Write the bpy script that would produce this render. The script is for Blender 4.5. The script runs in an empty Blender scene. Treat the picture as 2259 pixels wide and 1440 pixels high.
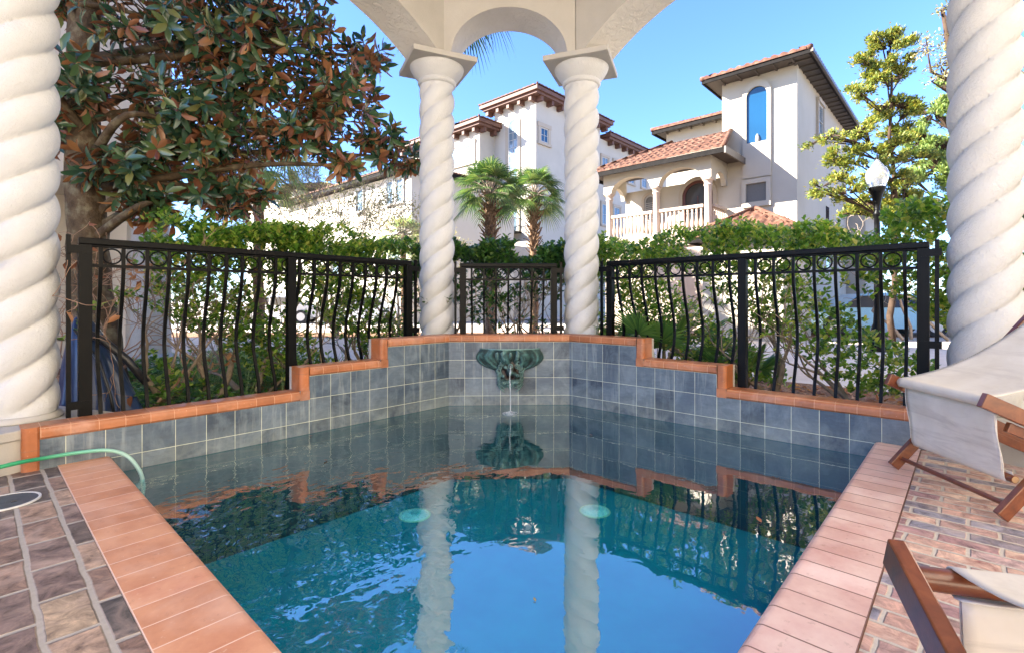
import bpy, math, random
import numpy as np
from mathutils import Vector, Matrix
from mathutils.geometry import tessellate_polygon
R = math.radians
rnd = random.Random(7)
rng = np.random.default_rng(11)
scn = bpy.context.scene
COL = scn.collection

# ------------------------------------------------------------------ helpers
class MB:
    """collects polygons (with optional uv in metres) and links them as ONE mesh"""
    def __init__(self): self.v=[]; self.f=[]; self.uv=[]; self.has=False
    def poly(self, pts, uv=None):
        i=len(self.v); self.v+= [tuple(p) for p in pts]; self.f.append(list(range(i,i+len(pts))))
        if uv: self.has=True; self.uv.append(list(uv))
        else: self.uv.append([(0,0)]*len(pts))
    def raw(self, vs, fs):
        i=len(self.v); self.v+=[tuple(p) for p in vs]
        for f in fs: self.f.append([k+i for k in f]); self.uv.append([(0,0)]*len(f))
    def box(self, a, b, fr=None):
        (x0,y0,z0),(x1,y1,z1)=a,b
        vs=[(x0,y0,z0),(x1,y0,z0),(x1,y1,z0),(x0,y1,z0),(x0,y0,z1),(x1,y0,z1),(x1,y1,z1),(x0,y1,z1)]
        if fr: vs=[fr(*p) for p in vs]
        self.raw(vs,[(0,3,2,1),(4,5,6,7),(0,1,5,4),(1,2,6,5),(2,3,7,6),(3,0,4,7)])
    def bar(self, p, q, w, h, up=(0,0,1)):
        p,q=Vector(p),Vector(q); d=(q-p).normalized(); u=Vector(up)
        s=d.cross(u)
        if s.length<1e-4: s=d.cross(Vector((0,1,0)))
        s.normalize(); t=s.cross(d).normalized()
        vs=[]
        for c in (p,q):
            for a,b in ((-1,-1),(1,-1),(1,1),(-1,1)): vs.append(c+s*(a*w/2)+t*(b*h/2))
        self.raw(vs,[(0,1,2,3),(7,6,5,4),(0,4,5,1),(1,5,6,2),(2,6,7,3),(3,7,4,0)])
    def tube(self, pts, r, n=8, cap=True):
        pts=[Vector(p) for p in pts]; rs=r if isinstance(r,(list,tuple)) else [r]*len(pts)
        i0=len(self.v); m=len(pts); prev=None
        for k,p in enumerate(pts):
            d=(pts[min(k+1,m-1)]-pts[max(k-1,0)])
            if d.length<1e-7: d=Vector((0,0,1))
            d.normalize()
            if prev is None:
                a=Vector((0,0,1)) if abs(d.z)<.9 else Vector((1,0,0))
                s=d.cross(a).normalized()
            else:
                s=(prev-d*prev.dot(d))
                s=s.normalized() if s.length>1e-6 else d.orthogonal().normalized()
            prev=s; t=d.cross(s)
            for j in range(n):
                a=2*math.pi*j/n; self.v.append(tuple(p+(s*math.cos(a)+t*math.sin(a))*rs[k]))
        for k in range(m-1):
            for j in range(n):
                a=i0+k*n+j; b=i0+k*n+(j+1)%n
                self.f.append([a,b,b+n,a+n]); self.uv.append([(0,0)]*4)
        if cap:
            self.f.append([i0+j for j in range(n)][::-1]); self.uv.append([(0,0)]*n)
            self.f.append([i0+(m-1)*n+j for j in range(n)]); self.uv.append([(0,0)]*n)
    def lathe(self, c, prof, n=32, cap=True):
        i0=len(self.v); c=Vector(c)
        for r,z in prof:
            for j in range(n):
                a=2*math.pi*j/n; self.v.append((c.x+r*math.cos(a),c.y+r*math.sin(a),c.z+z))
        for k in range(len(prof)-1):
            for j in range(n):
                a=i0+k*n+j; b=i0+k*n+(j+1)%n
                self.f.append([a,b,b+n,a+n]); self.uv.append([(0,0)]*4)
        if cap:
            self.f.append([i0+j for j in range(n)][::-1]); self.uv.append([(0,0)]*n)
            self.f.append([i0+(len(prof)-1)*n+j for j in range(n)]); self.uv.append([(0,0)]*n)
    def grid(self, P, uvf=None):
        """P[i][j] points"""
        i0=len(self.v); a=len(P); b=len(P[0])
        for row in P: self.v+=[tuple(p) for p in row]
        for i in range(a-1):
            for j in range(b-1):
                q=i0+i*b+j; self.f.append([q,q+1,q+b+1,q+b])
                if uvf: self.has=True; self.uv.append([uvf(i,j),uvf(i,j+1),uvf(i+1,j+1),uvf(i+1,j)])
                else: self.uv.append([(0,0)]*4)
    def torus(self, c, u, v, Rr, r, n=24, m=6):
        c,u,v=Vector(c),Vector(u).normalized(),Vector(v).normalized()
        pts=[c+(u*math.cos(2*math.pi*k/n)+v*math.sin(2*math.pi*k/n))*Rr for k in range(n+1)]
        self.tube(pts,r,m,cap=False)
    def build(self, name, mat, parent=None, smooth=False, bevel=0, solid=0):
        me=bpy.data.meshes.new(name); me.from_pydata(self.v,[],self.f)
        if self.has:
            uvl=me.uv_layers.new(name='UVMap')
            flat=[c for f in self.uv for p in f for c in p]
            uvl.data.foreach_set('uv',flat)
        if smooth is True: me.shade_smooth()
        elif smooth: 
            me.shade_smooth()
            try: me.set_sharp_from_angle(angle=R(smooth))
            except Exception: pass
        if mat: me.materials.append(mat)
        o=bpy.data.objects.new(name,me); COL.objects.link(o)
        if parent is not None: o.parent=parent; o.matrix_parent_inverse=parent.matrix_basis.inverted()
        if bevel:
            b=o.modifiers.new('bevel','BEVEL'); b.width=bevel; b.segments=2; b.limit_method='ANGLE'; b.angle_limit=R(40)
        if solid:
            b=o.modifiers.new('solid','SOLIDIFY'); b.thickness=solid; b.offset=0
        return o

def tag(o,label=None,cat=None,group=None,kind=None):
    if label: o['label']=label
    if cat: o['category']=cat
    if group: o['group']=group
    if kind: o['kind']=kind
    return o
def empty(name,loc,label=None,cat=None,group=None,rz=0):
    o=bpy.data.objects.new(name,None); COL.objects.link(o); o.location=loc; o.rotation_euler=(0,0,rz); o.empty_display_size=.1
    o.matrix_basis=Matrix.Translation(loc)@Matrix.Rotation(rz,4,'Z')
    return tag(o,label,cat,group)
def frame(ox,oy,ang):
    """s along direction ang, n to the LEFT-hand outward side given by sign"""
    c,s=math.cos(ang),math.sin(ang)
    return lambda a,n,z:(ox+c*a-s*n, oy+s*a+c*n, z)
def leafmesh(name,P,D,N,L,W,mat,parent,shape='oval',curl=.15,fold=.18):
    P=np.asarray(P,float);D=np.asarray(D,float);N=np.asarray(N,float)
    n=len(P); L=np.broadcast_to(np.asarray(L,float),(n,))[:,None]; W=np.broadcast_to(np.asarray(W,float),(n,))[:,None]
    D=D/np.linalg.norm(D,axis=1,keepdims=True)
    N=N-(N*D).sum(1,keepdims=True)*D; N=N/(np.linalg.norm(N,axis=1,keepdims=True)+1e-9)
    S=np.cross(N,D)
    def pt(t,w,up=0): return P+D*L*t+S*W*w+N*(W*up-L*curl*t*t)
    if shape=='big':
        V=[pt(0,0),pt(.14,.2,fold*.4),pt(.14,-.2,fold*.4),pt(.45,.5,fold),pt(.45,-.5,fold),pt(.78,.36,fold*.8),pt(.78,-.36,fold*.8),pt(1,0),pt(.3,0),pt(.65,0)]
        F=[(0,8,1),(0,2,8),(1,8,3),(8,2,4),(3,8,9,5),(8,4,6,9),(5,9,7),(9,6,7)]
    elif shape=='oval':
        V=[pt(0,0),pt(.35,.48,fold),pt(.75,.4,fold*.8),pt(1,0),pt(.75,-.4,fold*.8),pt(.35,-.48,fold)]
        F=[(0,3,2,1),(0,5,4,3)]
    else:
        V=[pt(0,0),pt(.5,.5),pt(1,0),pt(.5,-.5)]
        F=[(0,3,2,1)]
    k=len(V); VV=np.stack(V,1).reshape(-1,3)
    me=bpy.data.meshes.new(name)
    nv=n*k; me.vertices.add(nv); me.vertices.foreach_set('co',VV.ravel())
    ls=[len(f) for f in F]; tot=sum(ls); base=np.concatenate([np.array(f) for f in F])
    idx=(base[None,:]+(np.arange(n)*k)[:,None]).ravel().astype(np.int32)
    me.loops.add(len(idx)); me.loops.foreach_set('vertex_index',idx)
    st=np.concatenate([[0],np.cumsum(ls)[:-1]]); starts=(st[None,:]+(np.arange(n)*tot)[:,None]).ravel().astype(np.int32)
    me.polygons.add(len(starts)); me.polygons.foreach_set('loop_start',starts)
    try: me.polygons.foreach_set('loop_total',np.tile(ls,n).astype(np.int32))
    except Exception: pass
    rv=rng.random(n); at=me.attributes.new('rv','FLOAT','POINT'); at.data.foreach_set('value',np.repeat(rv,k))
    me.update(calc_edges=True); me.validate()
    if shape=='big': me.shade_smooth()
    me.materials.append(mat)
    o=bpy.data.objects.new(name,me); COL.objects.link(o)
    if parent is not None: o.parent=parent; o.matrix_parent_inverse=parent.matrix_basis.inverted()
    return o
def unit(n):
    a=rng.normal(size=(n,3)); return a/np.linalg.norm(a,axis=1,keepdims=True)

# ------------------------------------------------------------------ materials
def newmat(name):
    m=bpy.data.materials.new(name); m.use_nodes=True; nt=m.node_tree; b=nt.nodes['Principled BSDF']; return m,nt,b
def node(nt,t,**k):
    n=nt.nodes.new(t)
    for a,b in k.items():
        if a.startswith('i_'): n.inputs[a[2:].replace('_',' ')].default_value=b
        else: setattr(n,a,b)
    return n
def ramp(nt,fac,stops,interp='LINEAR'):
    r=nt.nodes.new('ShaderNodeValToRGB'); r.color_ramp.interpolation=interp
    el=r.color_ramp.elements
    while len(el)<len(stops): el.new(.5)
    for e,(p,c) in zip(el,stops): e.position=p; e.color=(*c,1) if len(c)==3 else c
    nt.links.new(fac,r.inputs[0]); return r.outputs[0]
def mix(nt,f,a,b,mode='MIX'):
    m=nt.nodes.new('ShaderNodeMix'); m.data_type='RGBA'; m.blend_type=mode
    for s,v in ((m.inputs[0],f),(m.inputs[6],a),(m.inputs[7],b)):
        if isinstance(v,(int,float)): s.default_value=v
        elif isinstance(v,tuple): s.default_value=(*v,1) if len(v)==3 else v
        else: nt.links.new(v,s)
    return m.outputs[2]
def math_(nt,op,a,b=0.0,c=None,clamp=False):
    m=nt.nodes.new('ShaderNodeMath'); m.operation=op; m.use_clamp=clamp
    for i,v in enumerate((a,b,c)):
        if v is None: continue
        if isinstance(v,(int,float)): m.inputs[i].default_value=v
        else: nt.links.new(v,m.inputs[i])
    return m.outputs[0]
def noise(nt,scale,detail=4,rough=.5,vec=None,dist=0):
    n=node(nt,'ShaderNodeTexNoise'); n.inputs['Scale'].default_value=scale; n.inputs['Detail'].default_value=detail
    n.inputs['Roughness'].default_value=rough; n.inputs['Distortion'].default_value=dist
    if vec is not None: nt.links.new(vec,n.inputs['Vector'])
    return n.outputs['Fac']
def coords(nt,kind='Object',scale=None):
    t=node(nt,'ShaderNodeTexCoord').outputs[kind]
    if scale:
        m=node(nt,'ShaderNodeMapping'); m.inputs['Scale'].default_value=scale; nt.links.new(t,m.inputs['Vector']); t=m.outputs[0]
    return t
def bump(nt,b,h,strength=.3,dist=.01):
    bm=node(nt,'ShaderNodeBump'); bm.inputs['Strength'].default_value=strength; bm.inputs['Distance'].default_value=dist
    nt.links.new(h,bm.inputs['Height']); nt.links.new(bm.outputs[0],b.inputs['Normal']); return bm
def noisy(name,c1,c2,scale=6,rough=.6,bs=.2,bscale=60,bd=.005,detail=5,c3=None,spec=.5,metal=0,vscale=None,coat=0):
    m,nt,b=newmat(name); v=coords(nt,'Object',vscale)
    f=noise(nt,scale,detail,.6,v)
    st=[(.3,c1),(.7,c2)] if c3 is None else [(.28,c1),(.5,c2),(.72,c3)]
    nt.links.new(ramp(nt,f,st),b.inputs['Base Color'])
    b.inputs['Roughness'].default_value=rough; b.inputs['Specular IOR Level'].default_value=spec; b.inputs['Metallic'].default_value=metal
    b.inputs['Coat Weight'].default_value=coat
    if bs: bump(nt,b,noise(nt,bscale,4,.6,v),bs,bd)
    return m

M={}
M['stucco']=noisy('white_stucco',(.44,.415,.375),(.51,.485,.445),2.2,.85,.55,95,.006,spec=.2)
def stucco_knock():
    m,nt,b=newmat('knockdown_stucco'); v=coords(nt)
    f=noise(nt,2.5,4,.6,v); nt.links.new(ramp(nt,f,[(.3,(.60,.57,.52)),(.7,(.67,.64,.59))]),b.inputs['Base Color'])
    b.inputs['Roughness'].default_value=.85; b.inputs['Specular IOR Level'].default_value=.2
    n=noise(nt,11,5,.55,v,1.2); pl=ramp(nt,n,[(.47,(0,0,0)),(.54,(1,1,1))])
    n2=noise(nt,90,3,.6,v); h=math_(nt,'ADD',pl,math_(nt,'MULTIPLY',n2,.25))
    bump(nt,b,h,.45,.012); return m
M['knock']=stucco_knock()
def twist_mat():
    m,nt,b=newmat('column_plaster'); v=coords(nt)
    f=noise(nt,3,5,.6,v); nt.links.new(ramp(nt,f,[(.3,(.60,.598,.588)),(.7,(.68,.678,.668))]),b.inputs['Base Color'])
    b.inputs['Roughness'].default_value=.8; b.inputs['Specular IOR Level'].default_value=.25
    n=noise(nt,48,6,.75,v); bump(nt,b,n,.85,.014); return m
M['column']=twist_mat()

def brick_uv(nt,pu,pv,mortar,offset=0.,freq=2,smooth=.1,shift=(0,0,0)):
    uv=node(nt,'ShaderNodeUVMap').outputs[0]
    mp=node(nt,'ShaderNodeMapping'); mp.inputs['Location'].default_value=shift; nt.links.new(uv,mp.inputs['Vector'])
    br=node(nt,'ShaderNodeTexBrick',offset=offset,offset_frequency=freq)
    for k,v in (('Scale',1),('Mortar Size',mortar),('Mortar Smooth',smooth),('Bias',0),('Brick Width',pu),('Row Height',pv)): br.inputs[k].default_value=v
    br.inputs['Color1'].default_value=(0,0,0,1); br.inputs['Color2'].default_value=(1,1,1,1); br.inputs['Mortar'].default_value=(.5,.5,.5,1)
    nt.links.new(mp.outputs[0],br.inputs['Vector'])
    return br.outputs['Color'],br.outputs['Fac'],uv
def slate():
    m,nt,b=newmat('slate_pool_tile')
    col,fac,uv=brick_uv(nt,.2047,.2047,.0022,0,2,.2)
    base=ramp(nt,col,[(0,(.055,.078,.112)),(.35,(.10,.138,.185)),(.7,(.145,.19,.245)),(1,(.21,.25,.28))])
    obj=coords(nt)
    st=node(nt,'ShaderNodeMapping'); st.inputs['Scale'].default_value=(6,6,34); nt.links.new(obj,st.inputs['Vector'])
    str1=noise(nt,1.5,6,.7,st.outputs[0],.4)
    base=mix(nt,.55,base,ramp(nt,str1,[(.3,(.045,.055,.07)),(.5,(.12,.14,.16)),(.75,(.26,.29,.30))]),'OVERLAY')
    # vertical drips of lime
    dr=node(nt,'ShaderNodeMapping'); dr.inputs['Scale'].default_value=(16,16,1.6); nt.links.new(obj,dr.inputs['Vector'])
    drip=noise(nt,1.2,5,.65,dr.outputs[0],.2); patch=noise(nt,1.6,3,.5,obj)
    dm=math_(nt,'MULTIPLY',ramp(nt,drip,[(.52,(0,0,0)),(.74,(1,1,1))]),ramp(nt,patch,[(.40,(0,0,0)),(.62,(1,1,1))]))
    base=mix(nt,math_(nt,'MULTIPLY',dm,.7),base,(.36,.40,.39))
    bl=noise(nt,3.4,6,.7,obj,.5); base=mix(nt,math_(nt,'MULTIPLY',ramp(nt,bl,[(.44,(0,0,0)),(.66,(1,1,1))]),.42),base,(.27,.33,.37))
    # lime bloom at the waterline
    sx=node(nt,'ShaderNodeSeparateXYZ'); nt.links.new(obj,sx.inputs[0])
    zb=math_(nt,'SUBTRACT',1.,math_(nt,'DIVIDE',math_(nt,'SUBTRACT',sx.outputs[2],.0),.24),clamp=True)
    wn=noise(nt,7,6,.7,obj,.6)
    wl=math_(nt,'MULTIPLY',zb,ramp(nt,wn,[(.30,(0,0,0)),(.66,(1,1,1))]))
    base=mix(nt,math_(nt,'MULTIPLY',wl,.6),base,(.28,.31,.27))
    wet_shade=math_(nt,'LESS_THAN',sx.outputs[2],.004)  # wet tile and grout below the waterline, painted extra dark for dim water
    base=mix(nt,math_(nt,'MULTIPLY',wet_shade,.8),base,(.006,.075,.092))
    gr=noise(nt,14,3,.5,obj)
    grout=ramp(nt,gr,[(.35,(.50,.53,.40)),(.7,(.70,.72,.56))])
    grout=mix(nt,math_(nt,'MULTIPLY',wet_shade,.75),grout,(.05,.09,.075))
    nt.links.new(mix(nt,fac,base,grout),b.inputs['Base Color'])
    b.inputs['Roughness'].default_value=.42
    h=math_(nt,'SUBTRACT',math_(nt,'MULTIPLY',str1,.5),fac); bump(nt,b,h,.35,.003)
    return m
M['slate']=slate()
def terracotta(name,pu,pv,mortar,stops,groutc,rough=.38,rot=False,coat=.0):
    m,nt,b=newmat(name)
    col,fac,uv=brick_uv(nt,pu,pv,mortar,0,2,.15)
    base=ramp(nt,col,stops)
    obj=coords(nt); n=noise(nt,5,6,.65,obj); base=mix(nt,.6,base,ramp(nt,n,[(.3,(.30,.28,.27)),(.7,(.72,.70,.70))]),'OVERLAY')
    lg=noise(nt,1.7,5,.65,obj,.5); base=mix(nt,math_(nt,'MULTIPLY',ramp(nt,lg,[(.50,(0,0,0)),(.70,(1,1,1))]),.30),base,(.80,.58,.48))
    ch=noise(nt,22,5,.7,obj,.3); base=mix(nt,math_(nt,'MULTIPLY',ramp(nt,ch,[(.60,(0,0,0)),(.68,(1,1,1))]),.28),base,(.28,.13,.08))
    sp=noise(nt,48,3,.6,obj); base=mix(nt,math_(nt,'MULTIPLY',ramp(nt,sp,[(.66,(0,0,0)),(.74,(1,1,1))]),.4),base,(.72,.56,.46))
    nt.links.new(mix(nt,fac,base,groutc),b.inputs['Base Color'])
    rr=ramp(nt,n,[(.3,(rough-.08,)*3),(.7,(rough+.14,)*3)]); nt.links.new(rr,b.inputs['Roughness'])
    h=math_(nt,'SUBTRACT',math_(nt,'MULTIPLY',n,.2),fac); bump(nt,b,h,.5,.003)
    return m
M['cap']=terracotta('terracotta_cap',.145,50,.0026,[(0,(.32,.112,.042)),(.5,(.38,.137,.052)),(1,(.45,.175,.074))],(.55,.29,.17))
M['capend']=terracotta('terracotta_cap_end',50,.15,.0022,[(0,(.38,.125,.042)),(1,(.44,.15,.058))],(.30,.12,.06))
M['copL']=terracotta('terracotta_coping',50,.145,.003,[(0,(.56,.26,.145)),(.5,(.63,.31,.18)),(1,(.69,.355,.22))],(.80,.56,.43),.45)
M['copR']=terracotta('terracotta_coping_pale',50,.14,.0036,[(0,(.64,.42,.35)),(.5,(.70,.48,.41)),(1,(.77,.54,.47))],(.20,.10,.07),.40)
def paver(name,pu,pv,mortar,off,palette,groutc):
    m,nt,b=newmat(name)
    uv0=node(nt,'ShaderNodeUVMap').outputs[0]
    wob=node(nt,'ShaderNodeTexNoise'); wob.inputs['Scale'].default_value=9; wob.inputs['Detail'].default_value=3; nt.links.new(uv0,wob.inputs['Vector'])
    vm=node(nt,'ShaderNodeVectorMath',operation='SUBTRACT'); nt.links.new(wob.outputs['Color'],vm.inputs[0]); vm.inputs[1].default_value=(.5,.5,.5)
    vs=node(nt,'ShaderNodeVectorMath',operation='SCALE'); nt.links.new(vm.outputs[0],vs.inputs[0]); vs.inputs['Scale'].default_value=.016
    va=node(nt,'ShaderNodeVectorMath',operation='ADD'); nt.links.new(uv0,va.inputs[0]); nt.links.new(vs.outputs[0],va.inputs[1])
    br=node(nt,'ShaderNodeTexBrick',offset=off,offset_frequency=2)
    for k,v in (('Scale',1),('Mortar Size',mortar),('Mortar Smooth',.55),('Bias',0),('Brick Width',pu),('Row Height',pv)): br.inputs[k].default_value=v
    br.inputs['Color1'].default_value=(0,0,0,1); br.inputs['Color2'].default_value=(1,1,1,1); br.inputs['Mortar'].default_value=(.5,.5,.5,1)
    nt.links.new(va.outputs[0],br.inputs['Vector'])
    base=ramp(nt,br.outputs['Color'],palette,'CONSTANT')
    obj=coords(nt); n=noise(nt,13,7,.72,obj,.6); base=mix(nt,1.,base,ramp(nt,n,[(.30,(.12,.11,.12)),(.5,(.5,.49,.48)),(.70,(.90,.86,.80))]),'OVERLAY')
    n2=noise(nt,6,5,.6,obj,.8); base=mix(nt,math_(nt,'MULTIPLY',ramp(nt,n2,[(.5,(0,0,0)),(.7,(1,1,1))]),.55),base,(.55,.40,.32))
    g=mix(nt,noise(nt,40,4,.6,obj),groutc,tuple(c*.62 for c in groutc))
    fac=br.outputs['Fac']
    nt.links.new(mix(nt,fac,base,g),b.inputs['Base Color']); b.inputs['Roughness'].default_value=.55
    h=math_(nt,'SUBTRACT',math_(nt,'MULTIPLY',n,.45),math_(nt,'MULTIPLY',fac,1.)); bump(nt,b,h,.7,.008)
    return m
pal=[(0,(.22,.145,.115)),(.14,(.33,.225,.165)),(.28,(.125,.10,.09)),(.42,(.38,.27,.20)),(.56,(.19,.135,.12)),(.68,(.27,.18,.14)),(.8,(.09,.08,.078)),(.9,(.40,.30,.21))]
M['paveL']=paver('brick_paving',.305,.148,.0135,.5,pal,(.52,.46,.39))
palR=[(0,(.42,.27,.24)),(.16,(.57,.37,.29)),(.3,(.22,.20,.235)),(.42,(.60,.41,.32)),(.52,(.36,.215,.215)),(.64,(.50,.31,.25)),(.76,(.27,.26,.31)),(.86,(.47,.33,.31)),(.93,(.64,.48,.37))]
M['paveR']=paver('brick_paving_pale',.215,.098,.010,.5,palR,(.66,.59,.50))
def simple(name,c,rough=.5,metal=0,spec=.5,coat=0,bs=0,bscale=40):
    m,nt,b=newmat(name); b.inputs['Base Color'].default_value=(*c,1); b.inputs['Roughness'].default_value=rough; b.inputs['Metallic'].default_value=metal
    b.inputs['Specular IOR Level'].default_value=spec; b.inputs['Coat Weight'].default_value=coat; b.inputs['Coat Roughness'].default_value=.15
    v=coords(nt); n=noise(nt,bscale,4,.6,v)
    nt.links.new(ramp(nt,n,[(.25,tuple(x*.86 for x in c)),(.75,tuple(min(1,x*1.1) for x in c))]),b.inputs['Base Color'])
    if bs: bump(nt,b,n,bs,.003)
    return m
M['iron']=simple('black_iron',(.0022,.0023,.0025),.42,0,.14,.0,.10,70)
M['teal_plaster']=noisy('teal_pool_plaster',(.003,.40,.52),(.008,.50,.62),2.2,.7,.1,30,.004)
def wood():
    m,nt,b=newmat('stained_hardwood'); v=coords(nt,'Object',(3,3,3)); n=noise(nt,5,6,.6,v,1.4)
    nt.links.new(ramp(nt,n,[(.25,(.085,.019,.006)),(.5,(.15,.038,.012)),(.8,(.22,.066,.020))]),b.inputs['Base Color'])
    b.inputs['Roughness'].default_value=.3; b.inputs['Coat Weight'].default_value=.5; b.inputs['Coat Roughness'].default_value=.2
    bump(nt,b,noise(nt,60,3,.6,v),.1,.002); return m
M['wood']=wood()
def canvas():
    m,nt,b=newmat('cream_canvas'); v=coords(nt); n=noise(nt,3,5,.6,v,.6)
    st=node(nt,'ShaderNodeMapping'); st.inputs['Scale'].default_value=(1.2,1.2,9); nt.links.new(v,st.inputs['Vector']); sm=noise(nt,2.2,5,.65,st.outputs[0],.8)
    cc=mix(nt,math_(nt,'MULTIPLY',ramp(nt,sm,[(.48,(0,0,0)),(.68,(1,1,1))]),.45),ramp(nt,n,[(.3,(.60,.545,.46)),(.7,(.72,.675,.60))]),(.40,.35,.31))
    nt.links.new(cc,b.inputs['Base Color']); b.inputs['Roughness'].default_value=.85
    b.inputs['Specular IOR Level'].default_value=.15
    w=noise(nt,420,2,.5,v); w2=noise(nt,5,3,.6,v,1.0)
    bump(nt,b,math_(nt,'ADD',math_(nt,'MULTIPLY',w,.15),w2),.35,.006); return m
M['canvas']=canvas()
M['dowel_end']=simple('pale_wood',(.42,.26,.13),.5)
def leafmat(name,tops,unders=None,rough=.35,trans=.35,coat=0,thr=None):
    """tops: ramp by per-leaf random"""
    m,nt,b=newmat(name)
    at=node(nt,'ShaderNodeAttribute',attribute_name='rv'); f=at.outputs['Fac']
    c=ramp(nt,f,tops)
    if unders:
        g=node(nt,'ShaderNodeNewGeometry'); c2=ramp(nt,f,unders); c=mix(nt,g.outputs['Backfacing'],c,c2)
        rr=math_(nt,'ADD',math_(nt,'MULTIPLY',g.outputs['Backfacing'],.4),rough); nt.links.new(rr,b.inputs['Roughness'])
    else: b.inputs['Roughness'].default_value=rough
    nt.links.new(c,b.inputs['Base Color']); b.inputs['Coat Weight'].default_value=coat; b.inputs['Coat Roughness'].default_value=.12
    out=nt.nodes['Material Output']; tr=node(nt,'ShaderNodeBsdfTranslucent'); tc=mix(nt,.5,c,(1.,.95,.35),'MULTIPLY'); tc=mix(nt,1.,tc,(1.9,1.9,1.9),'MULTIPLY')
    nt.links.new(tc,tr.inputs['Color'])
    ms=node(nt,'ShaderNodeMixShader'); ms.inputs[0].default_value=trans
    nt.links.new(b.outputs[0],ms.inputs[1]); nt.links.new(tr.outputs[0],ms.inputs[2]); nt.links.new(ms.outputs[0],out.inputs['Surface'])
    return m
M['magnolia']=leafmat('magnolia_leaf',[(0,(.026,.07,.042)),(.5,(.045,.105,.055)),(.85,(.085,.15,.055)),(1,(.26,.27,.09))],
                      [(0,(.17,.055,.026)),(.5,(.26,.10,.042)),(1,(.42,.21,.08))],.22,.20,.6)
M['hedge']=leafmat('hedge_leaf',[(0,(.04,.10,.018)),(.4,(.11,.235,.032)),(.78,(.25,.36,.055)),(1,(.50,.45,.12))],None,.35,.45,.2)
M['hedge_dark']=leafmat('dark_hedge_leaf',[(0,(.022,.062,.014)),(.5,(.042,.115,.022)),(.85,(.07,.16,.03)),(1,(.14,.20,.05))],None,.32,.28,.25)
M['palm']=leafmat('palm_blade',[(0,(.03,.075,.02)),(.5,(.06,.125,.03)),(1,(.17,.22,.06))],None,.35,.25,.1)
M['palm_pale']=leafmat('pale_palm_blade',[(0,(.10,.18,.08)),(.5,(.19,.29,.11)),(1,(.36,.42,.16))],None,.4,.3)
M['palmetto']=leafmat('palmetto_blade',[(0,(.045,.115,.028)),(.5,(.085,.19,.04)),(1,(.20,.31,.07))],None,.3,.25,.15)
M['pine']=leafmat('conifer_spray',[(0,(.06,.10,.02)),(.45,(.14,.175,.03)),(.8,(.26,.26,.04)),(1,(.36,.27,.05))],None,.6,.3)
M['pine2']=leafmat('conifer_spray_green',[(0,(.07,.13,.035)),(.5,(.15,.22,.05)),(1,(.27,.31,.09))],None,.6,.3)
M['olive']=leafmat('olive_leaf',[(0,(.13,.14,.06)),(.5,(.24,.23,.10)),(1,(.42,.36,.20))],None,.55,.3)
M['dry']=leafmat('dry_leaf',[(0,(.14,.05,.025)),(.5,(.30,.12,.05)),(1,(.48,.26,.12))],None,.6,.3)
M['ground_leaf']=leafmat('groundcover_leaf',[(0,(.03,.10,.02)),(.5,(.07,.18,.03)),(1,(.17,.28,.06))],None,.4,.3)
M['bark']=noisy('grey_brown_bark',(.05,.034,.02),(.10,.07,.042),7,.85,.8,30,.02,c3=(.21,.19,.12),spec=.2)
M['dark_bark']=noisy('dark_bark',(.035,.022,.015),(.075,.05,.035),8,.9,.6,30,.01,spec=.1)
M['stem']=noisy('pale_stem_bark',(.19,.145,.105),(.34,.27,.20),14,.8,.5,60,.006,spec=.2)
M['palmbark']=noisy('palm_bark',(.07,.038,.022),(.16,.10,.062),12,.9,.8,45,.02,spec=.1,c3=(.25,.17,.11))
M['twig']=noisy('dry_twig',(.22,.12,.075),(.40,.26,.17),10,.8,0)
M['mulch']=noisy('leaf_mulch',(.09,.045,.025),(.26,.14,.08),26,.9,.9,50,.03,c3=(.46,.30,.19),spec=.1)
M['pale_ground']=noisy('pale_paving_ground',(.50,.40,.30),(.58,.48,.38),1.3,.85,.3,30,.006,c3=(.62,.54,.44))
M['asphalt']=noisy('street_asphalt',(.16,.155,.15),(.24,.235,.225),3,.9,.3,70,.004)
M['house']=noisy('cream_render',(.40,.355,.285),(.46,.415,.34),.6,.9,.12,50,.004,spec=.15)
M['house2']=noisy('ivory_render',(.41,.375,.315),(.47,.435,.37),.5,.9,.1,50,.004,spec=.15)
M['cream_wall']=noisy('warm_cream_render',(.60,.53,.42),(.68,.61,.50),.6,.9,.2,40,.005,spec=.15)
M['tile_roof']=noisy('clay_roof_tile',(.065,.028,.018),(.115,.053,.034),6,.8,.3,30,.006,c3=(.19,.115,.078),spec=.2)
M['fascia']=noisy('dark_fascia',(.007,.006,.0055),(.014,.012,.011),5,.8,.1,spec=.1)
M['fascia_brown']=noisy('brown_cornice',(.085,.035,.022),(.125,.058,.038),2,.7,.1)
M['gutter']=simple('taupe_gutter',(.10,.08,.062),.5)
M['soffit']=simple('dark_soffit',(.075,.06,.05),.8)
def glass(name,c,rough=.06):
    m,nt,b=newmat(name); v=coords(nt); n=noise(nt,.7,2,.5,v)
    nt.links.new(ramp(nt,n,[(.3,c),(.7,tuple(x*1.35 for x in c))]),b.inputs['Base Color'])
    b.inputs['Roughness'].default_value=rough; b.inputs['Specular IOR Level'].default_value=.6; return m
M['glass']=glass('window_glass',(.10,.14,.17)); M['glass_blue']=glass('deep_blue_glass',(.006,.038,.085)); M['glass_dark']=glass('dark_glass',(.03,.03,.032))
M['white_trim']=simple('white_trim',(.42,.41,.38),.6)
M['cream_trim']=simple('cream_trim',(.38,.315,.235),.7)
M['stone']=noisy('pinkish_cast_stone',(.38,.30,.235),(.45,.365,.295),3,.8,.3,40,.005)
M['screen']=simple('grey_screen',(.13,.125,.115),.7)
M['doorwood']=simple('dark_door_wood',(.10,.03,.018),.35)
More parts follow.
